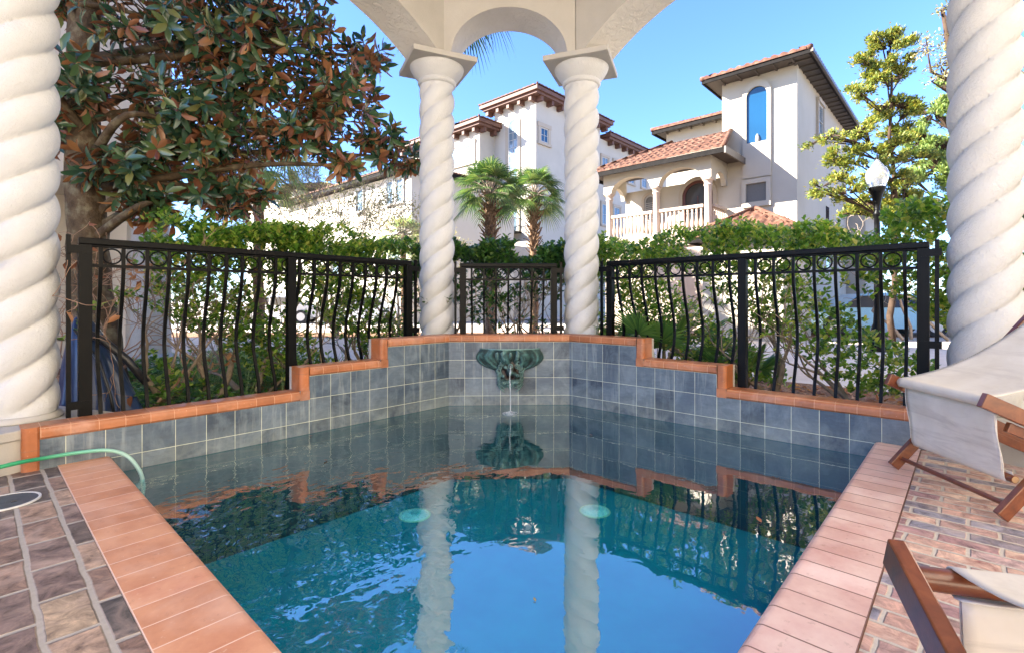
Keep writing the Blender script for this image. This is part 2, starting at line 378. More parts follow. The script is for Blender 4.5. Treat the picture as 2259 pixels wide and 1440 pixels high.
M['tarp']=noisy('blue_tarp',(.014,.028,.075),(.03,.06,.15),3,.32,.25,6,.03,spec=.6)
M['black_plastic']=simple('black_plastic',(.02,.02,.022),.3)
def bronze(cs=((.028,.018,.016),(.035,.065,.062),(.09,.20,.18),(.22,.38,.35))):
    m,nt,b=newmat('verdigris_bronze'); v=coords(nt); n=noise(nt,16,6,.65,v,.6)
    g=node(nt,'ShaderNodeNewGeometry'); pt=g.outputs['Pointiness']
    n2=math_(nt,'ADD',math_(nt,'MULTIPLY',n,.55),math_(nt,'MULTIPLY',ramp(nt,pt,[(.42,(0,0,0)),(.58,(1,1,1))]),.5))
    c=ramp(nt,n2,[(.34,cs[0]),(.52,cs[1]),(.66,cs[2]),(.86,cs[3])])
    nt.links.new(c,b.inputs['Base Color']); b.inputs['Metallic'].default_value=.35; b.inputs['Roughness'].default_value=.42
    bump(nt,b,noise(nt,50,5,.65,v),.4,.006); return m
M['bronze']=bronze()
M['bronze_dark']=bronze(((.020,.010,.008),(.035,.022,.018),(.045,.085,.08),(.16,.28,.26)))
M['lid']=noisy('dark_slate_lid',(.035,.045,.058),(.065,.08,.10),20,.55,.4,90,.003)
M['rim']=simple('white_rim',(.62,.62,.60),.5)
def hose():
    m,nt,b=newmat('green_hose'); s=node(nt,'ShaderNodeSeparateXYZ'); nt.links.new(coords(nt),s.inputs[0])
    nt.links.new(ramp(nt,s.outputs[0],[(.25,(.03,.33,.14)),(.52,(.16,.46,.33)),(.72,(.36,.54,.44))]),b.inputs['Base Color']); b.inputs['Roughness'].default_value=.35; return m
M['hose']=hose()
def disc():
    m,nt,b=newmat('pale_disc'); v=coords(nt); n=noise(nt,90,2,.5,v)
    nt.links.new(ramp(nt,n,[(.3,(.55,.88,.86)),(.7,(.75,.95,.90))]),b.inputs['Base Color']); b.inputs['Roughness'].default_value=.3; return m
M['disc']=disc(); M['disc_rib']=simple('disc_rib',(.22,.62,.66),.4); M['disc_rim']=simple('disc_rim',(.55,.84,.62),.4)
M['car_silver']=simple('silver_car_paint',(.55,.56,.57),.25,.3,.5,.8); M['car_white']=simple('white_car_paint',(.78,.78,.77),.3,0,.5,.8); M['car_blue']=simple('pale_blue_car_paint',(.30,.55,.68),.3,.1,.5,.8)
M['tyre']=simple('black_tyre',(.02,.02,.02),.8)
M['lampglass']=None
def lampglass():
    m,nt,b=newmat('frosted_lamp_glass'); b.inputs['Base Color'].default_value=(.80,.82,.82,1); b.inputs['Roughness'].default_value=.22
    v=coords(nt); n=noise(nt,6,2,.5,v); nt.links.new(ramp(nt,n,[(.3,(.74,.77,.78)),(.7,(.88,.88,.86))]),b.inputs['Base Color'])
    b.inputs['Transmission Weight'].default_value=.85; b.inputs['Coat Weight'].default_value=.5; return m
M['lampglass']=lampglass()
WF0=.27
def water():
    m,nt,b=newmat('pool_water'); out=nt.nodes['Material Output']
    v=coords(nt)
    mp=node(nt,'ShaderNodeMapping'); mp.inputs['Scale'].default_value=(1,1,1); nt.links.new(v,mp.inputs['Vector'])
    n1=noise(nt,3.2,2.5,.5,mp.outputs[0],.5); n2=noise(nt,11,2,.5,mp.outputs[0],.4)
    # ripples are livelier on the left side and by the spout, glassy at the near middle
    sx=node(nt,'ShaderNodeSeparateXYZ'); nt.links.new(v,sx.inputs[0])
    left=math_(nt,'MULTIPLY_ADD',math_(nt,'SUBTRACT',sx.outputs[1],math_(nt,'MULTIPLY',sx.outputs[0],.95)),.60,.10,clamp=True)
    amp=math_(nt,'MULTIPLY_ADD',left,1.0,.14)
    vd=node(nt,'ShaderNodeVectorMath',operation='DISTANCE'); nt.links.new(v,vd.inputs[0]); vd.inputs[1].default_value=(3.80,3.58,0)
    d=vd.outputs['Value']; ring=math_(nt,'MULTIPLY',math_(nt,'SINE',math_(nt,'MULTIPLY',d,62)),math_(nt,'POWER',2.718,math_(nt,'MULTIPLY',d,-2.2)))
    h=math_(nt,'ADD',math_(nt,'MULTIPLY',math_(nt,'ADD',n1,math_(nt,'MULTIPLY',n2,.22)),amp),math_(nt,'MULTIPLY',ring,.025))
    bm=node(nt,'ShaderNodeBump'); bm.inputs['Strength'].default_value=1.; bm.inputs['Distance'].default_value=.011; nt.links.new(h,bm.inputs['Height'])
    gm=node(nt,'ShaderNodeNewGeometry'); dt=node(nt,'ShaderNodeVectorMath',operation='DOT_PRODUCT'); nt.links.new(gm.outputs['Incoming'],dt.inputs[0]); nt.links.new(bm.outputs[0],dt.inputs[1])
    cs_=math_(nt,'ABSOLUTE',dt.outputs['Value']); fz=math_(nt,'POWER',math_(nt,'SUBTRACT',1.,cs_,clamp=True),5.0); frs=math_(nt,'MULTIPLY_ADD',fz,1-WF0,WF0)
    gl=node(nt,'ShaderNodeBsdfGlossy'); gl.inputs['Roughness'].default_value=.012; gl.inputs['Color'].default_value=(1,1,1,1); nt.links.new(bm.outputs[0],gl.inputs['Normal'])
    tr=node(nt,'ShaderNodeBsdfTransparent'); tr.inputs['Color'].default_value=(.42,.82,.87,1)
    ms=node(nt,'ShaderNodeMixShader'); nt.links.new(frs,ms.inputs[0]); nt.links.new(tr.outputs[0],ms.inputs[1]); nt.links.new(gl.outputs[0],ms.inputs[2])
    nt.links.new(ms.outputs[0],out.inputs['Surface']); return m
M['water']=water()
M['jet']=None
def jet():
    m,nt,b=newmat('falling_water'); b.inputs['Base Color'].default_value=(.75,.82,.84,1); b.inputs['Roughness'].default_value=.08; b.inputs['Transmission Weight'].default_value=.55
    v=coords(nt,'Object',(30,30,4)); n=noise(nt,2,3,.6,v); bump(nt,b,n,.6,.01); b.inputs['Alpha'].default_value=.8; return m
M['jet']=jet()

# ------------------------------------------------------------------ camera, sky, sun
cam=bpy.data.cameras.new('camera'); co=bpy.data.objects.new('camera',cam); COL.objects.link(co); scn.camera=co
TH=R(42.631); co.location=(0,0,1.2); co.rotation_euler=(R(90),0,TH-R(90))
cam.sensor_fit='HORIZONTAL'; cam.sensor_width=36; cam.lens=36*1093.07/2259; cam.shift_y=-(720-663.2)/2259; cam.clip_end=900; cam.clip_start=.03
EL=R(28); AZ=R(135)   # direction TO the sun, measured from +X
w=bpy.data.worlds.new('World'); scn.world=w; w.use_nodes=True; nt=w.node_tree
sky=nt.nodes.new('ShaderNodeTexSky'); sky.sky_type='NISHITA'; sky.sun_disc=False; sky.sun_elevation=EL; sky.sun_rotation=R(-45)
sky.air_density=1.0; sky.dust_density=.35; sky.ozone_density=3.2; sky.altitude=0
nt.links.new(mix(nt,1.,sky.outputs[0],(.55,.69,1.0),'MULTIPLY'),nt.nodes['Background'].inputs[0]); nt.nodes['Background'].inputs[1].default_value=.082
sl=bpy.data.lights.new('sun','SUN'); so=bpy.data.objects.new('sun',sl); COL.objects.link(so); sl.energy=5.0; sl.angle=R(.5); sl.color=(1,.94,.84)
dv=Vector((math.cos(EL)*math.cos(AZ),math.cos(EL)*math.sin(AZ),math.sin(EL))); so.rotation_euler=dv.to_track_quat('Z','Y').to_euler(); so.location=(0,0,20)
scn.view_settings.view_transform='Standard'; scn.view_settings.look='None'; scn.view_settings.gamma=1; scn.view_settings.exposure=2.82
scn.cycles.use_denoising=True
try: scn.cycles.denoiser='OPENIMAGEDENOISE'
except Exception: pass
scn.cycles.max_bounces=10; scn.cycles.transparent_max_bounces=16; scn.cycles.sample_clamp_indirect=6

# ------------------------------------------------------------------ setting: ground, beds, street
XR=4.66; YL=4.37; CA=(3.68,4.37); CB=(4.66,3.39)
outer=[(.37,.25),(4.86,.25),(4.86,3.5),(3.8,4.56),(.37,4.56)]
def sheet(name,loop,hole,z,mat,kind='structure',uvs=False,label=None):
    ls=[[Vector((x,y,0)) for x,y in loop]]
    if hole: ls.append([Vector((x,y,0)) for x,y in hole][::-1])
    tri=tessellate_polygon(ls); pts=[p for l in ls for p in l]; mb=MB()
    for t in tri:
        a=[pts[i] for i in t]
        nrm=(a[1]-a[0]).cross(a[2]-a[0]).z
        if nrm<0: a=a[::-1]
        mb.poly([(p.x,p.y,z) for p in a],[(p.y,p.x) for p in a])
    o=mb.build(name,mat); tag(o,label,None,None,kind); return o
sheet('ground',[(-300,-300),(400,-300),(400,400),(-300,400)],outer,.075,M['pale_ground'])
sheet('planting_bed',[(-6,4.56),(3.8,4.56),(4.86,3.5),(4.86,-4),(7.6,-4),(7.6,3.0),(6.4,5.6),(4.0,6.6),(3.4,9.5),(1.2,11.0),(-6,11)],None,.088,M['mulch'])
f=frame(0,0,TH)
sheet('street',[f(23,-90,0)[:2],f(30,-90,0)[:2],f(30,90,0)[:2],f(23,90,0)[:2]],None,.079,M['asphalt'])
sheet('verge',[f(15.2,-90,0)[:2],f(17.5,-90,0)[:2],f(17.5,90,0)[:2],f(15.2,90,0)[:2]],None,.083,M['mulch'])
# brick decks (two materials: the paving on the right is paler and laid finer)
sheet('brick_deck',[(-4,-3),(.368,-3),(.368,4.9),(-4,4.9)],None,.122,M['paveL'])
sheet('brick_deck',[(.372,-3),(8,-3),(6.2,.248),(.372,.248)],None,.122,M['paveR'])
# pool basin
mb=MB(); ring=[(.65,.53),(4.66,.53),CB,CA,(.65,4.37)]
mb.poly([(x,y,-.85) for x,y in ring])
for i in range(5):
    a=ring[i]; b=ring[(i+1)%5]; top=.06 if i in (0,4) else -.84
    mb.poly([(a[0],a[1],-.85),(b[0],b[1],-.85),(b[0],b[1],top),(a[0],a[1],top)][::-1])
tag(mb.build('pool_basin',M['teal_plaster']),kind='structure')
mb=MB(); N_=1; mb.poly([(x,y,0) for x,y in ring]); tag(mb.build('water',M['water']),kind='structure')

# ------------------------------------------------------------------ coping strips round the near sides
def coping(name,ang,ox,oy,L,mat,label,m0):
    # s along the strip, n from the outer edge (0) to the water edge (.28); rounded nose
    fr=frame(ox,oy,ang); sec=[(0,.055),(0,.128),(.245,.130)]+[(.245+.035*math.sin(a),.095+.035*math.cos(a)) for a in [i*math.pi/12 for i in range(1,7)]]+[(.28,.045)]
    if ang==0: pass
    mb=MB()
    for (n0,z0),(n1,z1) in zip(sec[:-1],sec[1:]):
        a0=m0*n0; a1=m0*n1
        mb.poly([fr(a0,n0,z0),fr(a1,n1,z1),fr(L,n1,z1),fr(L,n0,z0)],[(n0,a0),(n1,a1),(n1,L),(n0,L)])
    o=mb.build(name,mat,smooth=30); tag(o,label,'pool coping','terracotta copings along the near pool edges'); return o
# left strip: runs along +y from y=.25 ; n must grow towards +x -> mirror frame
class _: pass
def coping2(name,P,mat,label):
    mb=MB(); sec=[(0,.05),(0,.128),(.245,.130)]+[(.245+.035*math.sin(i*math.pi/12),.095+.035*math.cos(i*math.pi/12)) for i in range(1,7)]+[(.28,.045)]
    for (n0,z0),(n1,z1) in zip(sec[:-1],sec[1:]):
        q=[P(n0,n0,z0),P(n1,n1,z1),P(None,n1,z1),P(None,n0,z0)]
        L=P.L; mb.poly(q,[(n0,n0),(n1,n1),(n1,L),(n0,L)])
    o=mb.build(name,mat,smooth=30); tag(o,label,'pool coping','terracotta copings along the near pool edges'); return o
class Left:
    L=4.118
    def __call__(s,a,n,z): return (.37+n,.25+(a if a is not None else s.L),z)
class Right:
    L=4.285
    def __call__(s,a,n,z): return (.37+(a if a is not None else s.L),.25+n,z)
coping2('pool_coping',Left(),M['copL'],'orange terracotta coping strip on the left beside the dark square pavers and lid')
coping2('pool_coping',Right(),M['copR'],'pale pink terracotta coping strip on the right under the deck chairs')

# ------------------------------------------------------------------ raised tiled wall with stepped cap
wall=empty('tiled_pool_wall',(4.17,3.88,0),'slate blue tiled pool wall stepping up to the fountain under a terracotta cap','pool wall')
T=math.tan(R(22.5))
def mirrored(ox,oy,ax,ay,nx,ny): return lambda a,n,z:(ox+ax*a+nx*n, oy+ay*a+ny*n, z)
FL=mirrored(0,4.37,1,0,0,1); h=math.sqrt(.5)
FC=mirrored(3.68,4.37,h,-h,h,h); LC=1.386
FR=mirrored(4.66,3.39,0,-1,1,0)
ZB=[.319-.005,.524,.729]; ZT=[.397,.607,.812]   # cap bottoms / tops of the 3 levels
def seg(fr,s0,s1,lv,u0,m0=0,m1=0,flip=False):
    """tile face, plaster back and horizontal cap of one straight piece"""
    zb,zt=ZB[lv],ZT[lv]; zr=.114
    P=lambda s,n,z:fr(s+(m0*n if s==s0 else m1*n if s==s1 else 0),n,z)
    t=TI; uv=lambda s,z:((s-u0),(z-zr)+4*.2047)
    t.poly([P(s0,0,-.85),P(s1,0,-.85),P(s1,0,zb),P(s0,0,zb)],[uv(s0,-.85),uv(s1,-.85),uv(s1,zb),uv(s0,zb)])
    t.poly([P(s0,0,-.5),P(s0,.17,-.5),P(s0,.17,zb),P(s0,0,zb)]); t.poly([P(s1,0,-.5),P(s1,.17,-.5),P(s1,.17,zb),P(s1,0,zb)])
    # plaster back
    zc=zt-.008
    for a in ([(s0,.171,-.2),(s1,.171,-.2),(s1,.171,zc),(s0,.171,zc)],[(s0,.216,-.2),(s1,.216,-.2),(s1,.216,zc),(s0,.216,zc)],
              [(s0,.171,zc),(s1,.171,zc),(s1,.216,zc),(s0,.216,zc)],[(s0,.171,-.2),(s0,.216,-.2),(s0,.216,zc),(s0,.171,zc)],[(s1,.171,-.2),(s1,.216,-.2),(s1,.216,zc),(s1,.171,zc)]):
        PB.poly([P(*q) for q in a])
    # cap: bullnose section
    r=.042; n0=-.014
    sec=[(.0,zb),(n0+.012,zb),(n0,zb+.014)]+[(n0+r-r*math.cos(a),zt-r+r*math.sin(a)) for a in [i*math.pi/2/7 for i in range(8)]]+[(.17,zt)]
    for (n_0,z0),(n_1,z1) in zip(sec[:-1],sec[1:]):
        CP.poly([P(s0,n_0,z0),P(s1,n_0,z0),P(s1,n_1,z1),P(s0,n_1,z1)],[(s0,n_0),(s1,n_0),(s1,n_1),(s0,n_1)])
def riser(fr,s0,s1,z0,z1,uvz):
    """vertical bullnose at a step: s0 = outer (rounded) side, s1 = tile side"""
    sg=1 if s1>s0 else -1; r=.036; n0=-.014
    sec=[(s1,0.),(s1,n0+.01),(s1-sg*.012,n0)]+[(s0+sg*(r-r*math.sin(a)),n0+r-r*math.cos(a)) for a in [i*math.pi/2/6 for i in range(7)]]+[(s0,.17)]
    for (a,n),(b,m) in zip(sec[:-1],sec[1:]):
        CE.poly([fr(a,n,z0),fr(b,m,z0),fr(b,m,z1),fr(a,n,z1)],[(0,z0-uvz),(.1,z0-uvz),(.1,z1-uvz),(0,z1-uvz)])
    CE.poly([fr(*q,z1-.0) for q in sec+[(s1,.17)]],[(.02,.05)]*(len(sec)+1))
TI,PB,CP,CE=MB(),MB(),MB(),MB()
seg(FL,.285,1.963,0,2.048); seg(FL,2.048,2.782,1,2.048); seg(FL,2.867,3.68,2,2.048,0,T)
TI.poly([FL(1.963,0,-.85),FL(2.048,0,-.85),FL(2.048,0,.40),FL(1.963,0,.40)],[(-.085,-.1452),(0,-.1452),(0,1.1048),(-.085,1.1048)])
TI.poly([FL(2.782,0,-.85),FL(2.867,0,-.85),FL(2.867,0,.60),FL(2.782,0,.60)],[(.734,-.1452),(.819,-.1452),(.819,1.3048),(.734,1.3048)])
riser(FL,.20,.285,.0,ZT[0],.1); riser(FL,1.963,2.048,ZT[0]-.002,ZT[1],ZT[0]); riser(FL,2.782,2.867,ZT[1]-.002,ZT[2],ZT[1])
for a,b,lv in ((1.963,2.048,0),(2.782,2.867,1)):
    CP.poly([FL(a,-.014,ZB[lv]),FL(b,-.014,ZB[lv]),FL(b,-.014,ZT[lv]),FL(a,-.014,ZT[lv])],[(a+.03,0),(a+.03,0),(a+.03,.1),(a+.03,.1)])
    CP.poly([FL(a,-.014,ZB[lv]),FL(b,-.014,ZB[lv]),FL(b,0,ZB[lv]),FL(a,0,ZB[lv])],[(a+.03,0)]*4)
    PB.box((a,.171,-.2),(b,.216,ZT[lv+1]-.008),FL)
seg(FC,0,LC,2,LC/2-.2047/2,-T,T)
# right wall, s measured from the chamfer corner; tile grid anchored at y=1.71
yr=lambda y:3.39-y
seg(FR,0,yr(2.533),2,yr(2.533),-T,0); seg(FR,yr(2.448),yr(1.71),1,yr(2.533)); seg(FR,yr(1.625),yr(.10),0,yr(1.71))
for y0,lv in ((2.533,1),(1.71,0)):
    a,b=yr(y0),yr(y0-.085)
    TI.poly([FR(a,0,-.85),FR(b,0,-.85),FR(b,0,ZB[lv]),FR(a,0,ZB[lv])],[(0,-.1452),(.085,-.1452),(.085,.7048+ZB[lv]),(0,.7048+ZB[lv])])
    riser(FR,b,a,ZT[lv]-.002,ZT[lv+1],ZT[lv])
    CP.poly([FR(a,-.014,ZB[lv]),FR(b,-.014,ZB[lv]),FR(b,-.014,ZT[lv]),FR(a,-.014,ZT[lv])],[(a+.03,0),(a+.03,0),(a+.03,.1),(a+.03,.1)])
    CP.poly([FR(a,-.014,ZB[lv]),FR(b,-.014,ZB[lv]),FR(b,0,ZB[lv]),FR(a,0,ZB[lv])],[(a+.03,0)]*4)
    PB.box((a,.171,-.2),(b,.216,ZT[lv+1]-.008),FR)
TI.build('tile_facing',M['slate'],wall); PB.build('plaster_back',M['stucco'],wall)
CP.build('coping_cap',M['cap'],wall,smooth=35); CE.build('step_riser',M['capend'],wall,smooth=35)

# ------------------------------------------------------------------ iron fence panels
def fence_panel(fr,posts,thin,bars,label,ztop=1.645,low=.15,ringgap=None):
    t=empty('iron_fence',fr((posts[0]+posts[-1])/2,.25,.08),label,'fence','black iron fence panels behind the pool wall')
    s0,s1=min(posts),max(posts); N0=.25
    mb=MB(); mb.box((s0-.035,N0-.028,ztop-.045),(s1+.035,N0+.028,ztop),fr); mb.box((s0-.02,N0-.018,ztop-.062),(s1+.02,N0+.018,ztop-.046),fr); mb.build('top_rail',M['iron'],t,bevel=.005)
    mb=MB(); mb.box((s0,N0-.012,1.44),(s1,N0+.012,1.462),fr); mb.build('lower_rail',M['iron'],t)
    for p in posts:
        mb=MB(); mb.box((p-.037,N0-.036,.08),(p+.037,N0+.036,ztop-.047),fr); mb.build('post',M['iron'],t,bevel=.003)
    for a,p in thin:
        mb=MB(); mb.box((a-.013,N0-.013,.08),(a+.013,N0+.013,ztop+.015),fr)
        for z in (.47 if posts[0]<1 and a<1 else .87,1.56): mb.box((min(a,p)-.014,N0-.040,z-.028),(max(a,p)+.03,N0-.036,z+.028),fr); mb.box((min(a,p),N0-.036,z-.026),(max(a,p),N0-.012,z+.026),fr)
        mb.build('end_bar',M['iron'],t)
    prof=[(low,0),(.38,0),(.50,.028),(.62,.085),(.74,.132),(.85,.15),(.97,.138),(1.1,.10),(1.22,.056),(1.34,.018),(1.44,0),(ztop-.06,0)]
    for b in bars:
        mb=MB(); P=[]
        for z,o in prof:
            P.append([fr(b-.0115,N0+o-.0115,z),fr(b+.0115,N0+o-.0115,z),fr(b+.0115,N0+o+.0115,z),fr(b-.0115,N0+o+.0115,z),fr(b-.0115,N0+o-.0115,z)])
        mb.grid(P); mb.build('baluster',M['iron'],t)
    bs=sorted(bars)
    for a,b in zip(bs[:-1],bs[1:]):
        if b-a>.22: continue
        mb=MB(); c=fr((a+b)/2,N0,1.522); u=Vector(fr(1,0,0))-Vector(fr(0,0,0)); mb.torus(c,u,(0,0,1),.054,.0065,22,6); mb.build('ring',M['iron'],t,smooth=True)
    return t
k=4.62/4.596
bl=[x*k for x in (.619,.75,.895,1.035,1.167,1.312,1.441,1.565,1.706,1.846,2.06,2.204,2.336,2.469,2.607,2.751,2.88,3.001,3.139)]
fence_panel(FL,[.535,1.992,3.295],[(.447,.535),(3.40,3.295)],bl,'long black iron fence panel on the left with bowed bars, over the blue tarp')
k=4.91/4.817
yb=[2.853,2.702,2.557,2.401,2.257,2.108,1.961,1.807,1.655,1.423,1.272,1.117,.959,.806,.657,.504,.356]
fence_panel(FR,[yr(2.94*k),yr(1.533*k),yr(.247*k)],[(yr(3.052*k),yr(2.94*k)),(yr(.169*k),yr(.247*k))],[yr(y*k) for y in yb],'long black iron fence panel on the right with bowed bars, behind the nearer palmetto')
sc=lambda u:((u-1123.6)/1093.07*5.93)+LC/2
fence_panel(FC,[sc(1023),sc(1224)],[(sc(1006.5),sc(1023)),(sc(1240),sc(1224))],[sc(u) for u in (1042,1069,1096,1123,1149.5,1175.5,1201.5)],'short black iron fence panel above the fountain between the middle columns')

# ------------------------------------------------------------------ twisted columns
def twisted_shaft():
    mb=MB(); n=84; z0,z1=.40,3.87; rows=240; lead=.78; P=[]
    for i in range(rows+1):
        z=z0+(z1-z0)*i/rows; e=min(1,(z-z0)/.10,(z1-z)/.10); e=e*e*(3-2*e); row=[]
        for j in range(n+1):
            ph=2*math.pi*j/n; psi=ph-z*2*math.pi/lead
            lobe=abs(math.cos(1.5*psi))**.46
            r=(.160+.059*lobe)*e+(.205)*(1-e)
            row.append((r*math.cos(ph),r*math.sin(ph),z))
        P.append(row)
    mb.grid(P); return mb
def make_column():
    t=empty('twisted_column',(0,0,0))
    twisted_shaft().build('shaft',M['column'],t,smooth=True)
    mb=MB(); mb.lathe((0,0,0),[(.205,3.855),(.226,3.862),(.238,3.885),(.236,3.905),(.226,3.915),(.240,3.93),(.268,3.96),(.298,4.0),(.322,4.04),(.333,4.07),(.335,4.079)],48)
    cap=mb.build('capital',M['column'],t,smooth=50)
    mb=MB(); mb.box((-.39,-.39,4.08),(.39,.39,4.143)); mb.build('abacus',M['stucco'],cap,bevel=.006)
    mb=MB(); mb.box((-.37,-.37,.06),(.37,.37,.325)); mb.box((-.385,-.385,.326),(.385,.385,.386)); mb.lathe((0,0,0),[(.235,.387),(.24,.40),(.225,.425),(.205,.43)],40)
    mb.build('base',M['stucco'],t,bevel=.008)
    return t
colpos=[((3.915,4.875),R(67.5),'white twisted column left of the fountain with the magnolia branches ending at it'),
        ((5.14,3.553),R(22.5),'white twisted column right of the fountain, behind the palmetto tips'),
        ((.205,4.81),R(112.5),'large white twisted column at the left end beside the magnolia trunk'),
        ((5.075,-.095),R(-22.5),'large white twisted column at the right end behind the nearer canvas chair')]
first=make_column(); COLS=[]
def copy_tree(o,parent=None):
    c=o.copy(); COL.objects.link(c); c.parent=parent
    for ch in list(o.children): copy_tree(ch,c)
    return c
for i,((x,y),rz,lab) in enumerate(colpos):
    o=first if i==0 else copy_tree(first)
    o.location=(x,y,0); o.rotation_euler=(0,0,rz); tag(o,lab,'column','white twisted columns of the pool pavilion')
CPOS=[c[0] for c in colpos]

# ------------------------------------------------------------------ arcade above the columns and the ceiling
ARC=empty('pavilion_arcade',(4.5,4.2,4.14),'cream stucco arcade of arches and ceiling over the pool columns','pavilion')
def arch_panel(A,B,ca,cb,name='arch_wall',t=.272,rise=.56,segm=False,z0=4.144,zt=5.5,clip=.21):
    A,B=Vector(A).to_2d(),Vector(B).to_2d(); L=(B-A).length; d=(B-A)/L; n=Vector((d.y,-d.x))  # n: inward (towards pool)
    if n.dot(Vector((2.3,2.0))-A)<0: n=-n
    P=lambda s,o,z:(A.x+d.x*s+n.x*o, A.y+d.y*s+n.y*o, z)
    a0,a1=clip,L-clip; hw=(a1-a0)/2; m=(a0+a1)/2
    def za(s):
        x=abs(s-m)/hw; x=min(x,1)
        if not segm: return z0+rise*math.sqrt(max(0,1-x*x))
        Rr=(hw*hw+rise*rise)/(2*rise); return z0+math.sqrt(max(0,Rr*Rr-(x*hw)**2))-(Rr-rise)
    N=40; ss=[m-hw*math.cos(math.pi*i/N) for i in range(N+1)]
    W=MB(); S=MB()
    for o in (t,-t):
        e0=(t*math.tan(ca)) if o>0 else -(t*math.tan(ca)); e1=L-((t*math.tan(cb)) if o>0 else -(t*math.tan(cb)))
        W.poly([P(e0,o,z0),P(a0,o,z0),P(a0,o,zt),P(e0,o,zt)]); W.poly([P(a1,o,z0),P(e1,o,z0),P(e1,o,zt),P(a1,o,zt)])
        for i in range(N): W.poly([P(ss[i],o,za(ss[i])),P(ss[i+1],o,za(ss[i+1])),P(ss[i+1],o,zt),P(ss[i],o,zt)])
    for i in range(N): S.poly([P(ss[i],t,za(ss[i])),P(ss[i+1],t,za(ss[i+1])),P(ss[i+1],-t,za(ss[i+1])),P(ss[i],-t,za(ss[i]))])
    for e,a in ((0,a0),(L,a1)): S.poly([P(e,t,z0),P(a,t,z0),P(a,-t,z0),P(e,-t,z0)])
    w_=W.build(name,M['stucco'],ARC); S.build('arch_soffit',M['knock'],w_,smooth=True)
c1,c2,c0,c3=CPOS; q=R(22.5)
arch_panel(c1,c2,q,q); arch_panel(c0,c1,q,q,segm=True); arch_panel(c2,c3,q,q,segm=True)
oct_=[c0,c1,c2,c3,(3.75,-1.45),(.2,-1.45),(-1.1,-.15),(-1.1,3.5)]
mb=MB(); cx=sum(p[0] for p in oct_)/8; cy=sum(p[1] for p in oct_)/8
rin=[(cx+(x-cx)*1.0,cy+(y-cy)*1.0) for x,y in oct_]; rout=[(cx+(x-cx)*1.12,cy+(y-cy)*1.12) for x,y in oct_]
mb.poly([(x,y,5.35) for x,y in rin][::-1])
for i in range(8):
    a,b=rout[i],rout[(i+1)%8]; mb.poly([(a[0],a[1],5.501),(b[0],b[1],5.501),(b[0],b[1],5.75),(a[0],a[1],5.75)]); mb.poly([(a[0],a[1],5.75),(b[0],b[1],5.75),(cx,cy,7.0)])
    a2,b2=rin[i],rin[(i+1)%8]; mb.poly([(a[0],a[1],5.501),(b[0],b[1],5.501),(b2[0],b2[1],5.501),(a2[0],a2[1],5.501)])
mb.build('ceiling',M['stucco'],ARC)

# ------------------------------------------------------------------ fountain mask, jet, pool bits
fm=empty('fountain_mask',FC(LC/2+.005,0,.5),'green bronze winged beast mask spouting water on the slate tiled wall','fountain')
ux=Vector((h,-h,0)); out=Vector((-h,-h,0)); up=Vector((0,0,1)); c0v=Vector(FC(LC/2+.005,0,0))
FM=lambda a,o,z: tuple(c0v+ux*a+out*o+up*z)
# shell basin with swept wings
mb=MB(); P=[]; na=56
for i in range(15):
    t=i/14; row=[]
    for j in range(na+1):
        th=math.pi*j/na; ca_,sa=math.cos(th),math.sin(th)
        rib=(.020*math.cos(th*11)+.007*math.sin(th*29+t*9))*math.sin(math.pi*min(1,t*1.05))**.6
        a=.335+.055*math.sin(math.pi*min(1,t/.55)) if t<.55 else .335-.23*((t-.55)/.45)**1.15
        o=(.185*(1-t)**.65+.02)*sa+.008
        z=.655-.27*t-.03*math.sin(math.pi*t)*abs(ca_)
        row.append(FM(a*ca_,o+rib*sa,z))
    P.append(row)
mb.grid(P)
# inner bowl
P=[]
for i in range(5):
    t=i/4; P.append([FM(.335*(1-.08*t-.25*t*t)*math.cos(math.pi*j/na),.006+(.185*(1-.1*t-.3*t*t))*math.sin(math.pi*j/na),.655-.06*t) for j in range(na+1)])
mb.grid(P)
mb.tube([FM(.337*math.cos(math.pi*j/40),.006+.187*math.sin(math.pi*j/40),.656) for j in range(41)],.008,6)
for sg in (-1,1):   # wing tips: scalloped fringe
    for k_ in range(5):
        a=.33-.045*k_; mb.tube([FM(sg*(a+.02),.012,.56-.02*k_),FM(sg*(a-.02),.05+.018*k_,.615-.008*k_),FM(sg*(a-.10),.10+.014*k_,.635)],[.006,.010,.006],6)
    mb.tube([FM(sg*.325,.02,.648),FM(sg*.352,.022,.60),FM(sg*.362,.018,.555),FM(sg*.33,.012,.535)],[.010,.013,.012,.006],7)
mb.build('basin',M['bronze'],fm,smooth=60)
hd=MB(); P=[]; nlat,nlon=34,44
for i in range(nlat+1):
    th=math.pi*i/nlat; row=[]
    for j in range(nlon+1):
        ph=math.pi*j/nlon
        a=math.sin(th)*math.cos(ph); o=math.sin(th)*math.sin(ph); z=math.cos(th)
        mane=.016*math.sin(13*ph+6*th)*abs(math.cos(ph))**.8+.012*math.sin(9*th+4*ph)
        brow=.030*math.exp(-((z-.25)/.14)**2)*math.exp(-((abs(a)-.35)/.22)**2)
        eye=-.030*math.exp(-((z-.06)/.10)**2)*math.exp(-((abs(a)-.36)/.13)**2)
        snout=.050*math.exp(-((z+.12)/.30)**2)*math.exp(-(a/.24)**2)
        mouth=-.050*math.exp(-((z+.42)/.09)**2)*math.exp(-(a/.30)**2)
        cheek=.018*math.exp(-((z+.30)/.2)**2)*math.exp(-((abs(a)-.5)/.16)**2)
        r=1; taper=(1-.22*max(0,-z))
        row.append(FM((.158*taper+mane)*a,.02+(.125+mane)*o+(brow+eye+snout+mouth+cheek)*o,.415+.185*z))
    P.append(row)
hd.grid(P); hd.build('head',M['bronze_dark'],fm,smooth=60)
mb=MB()
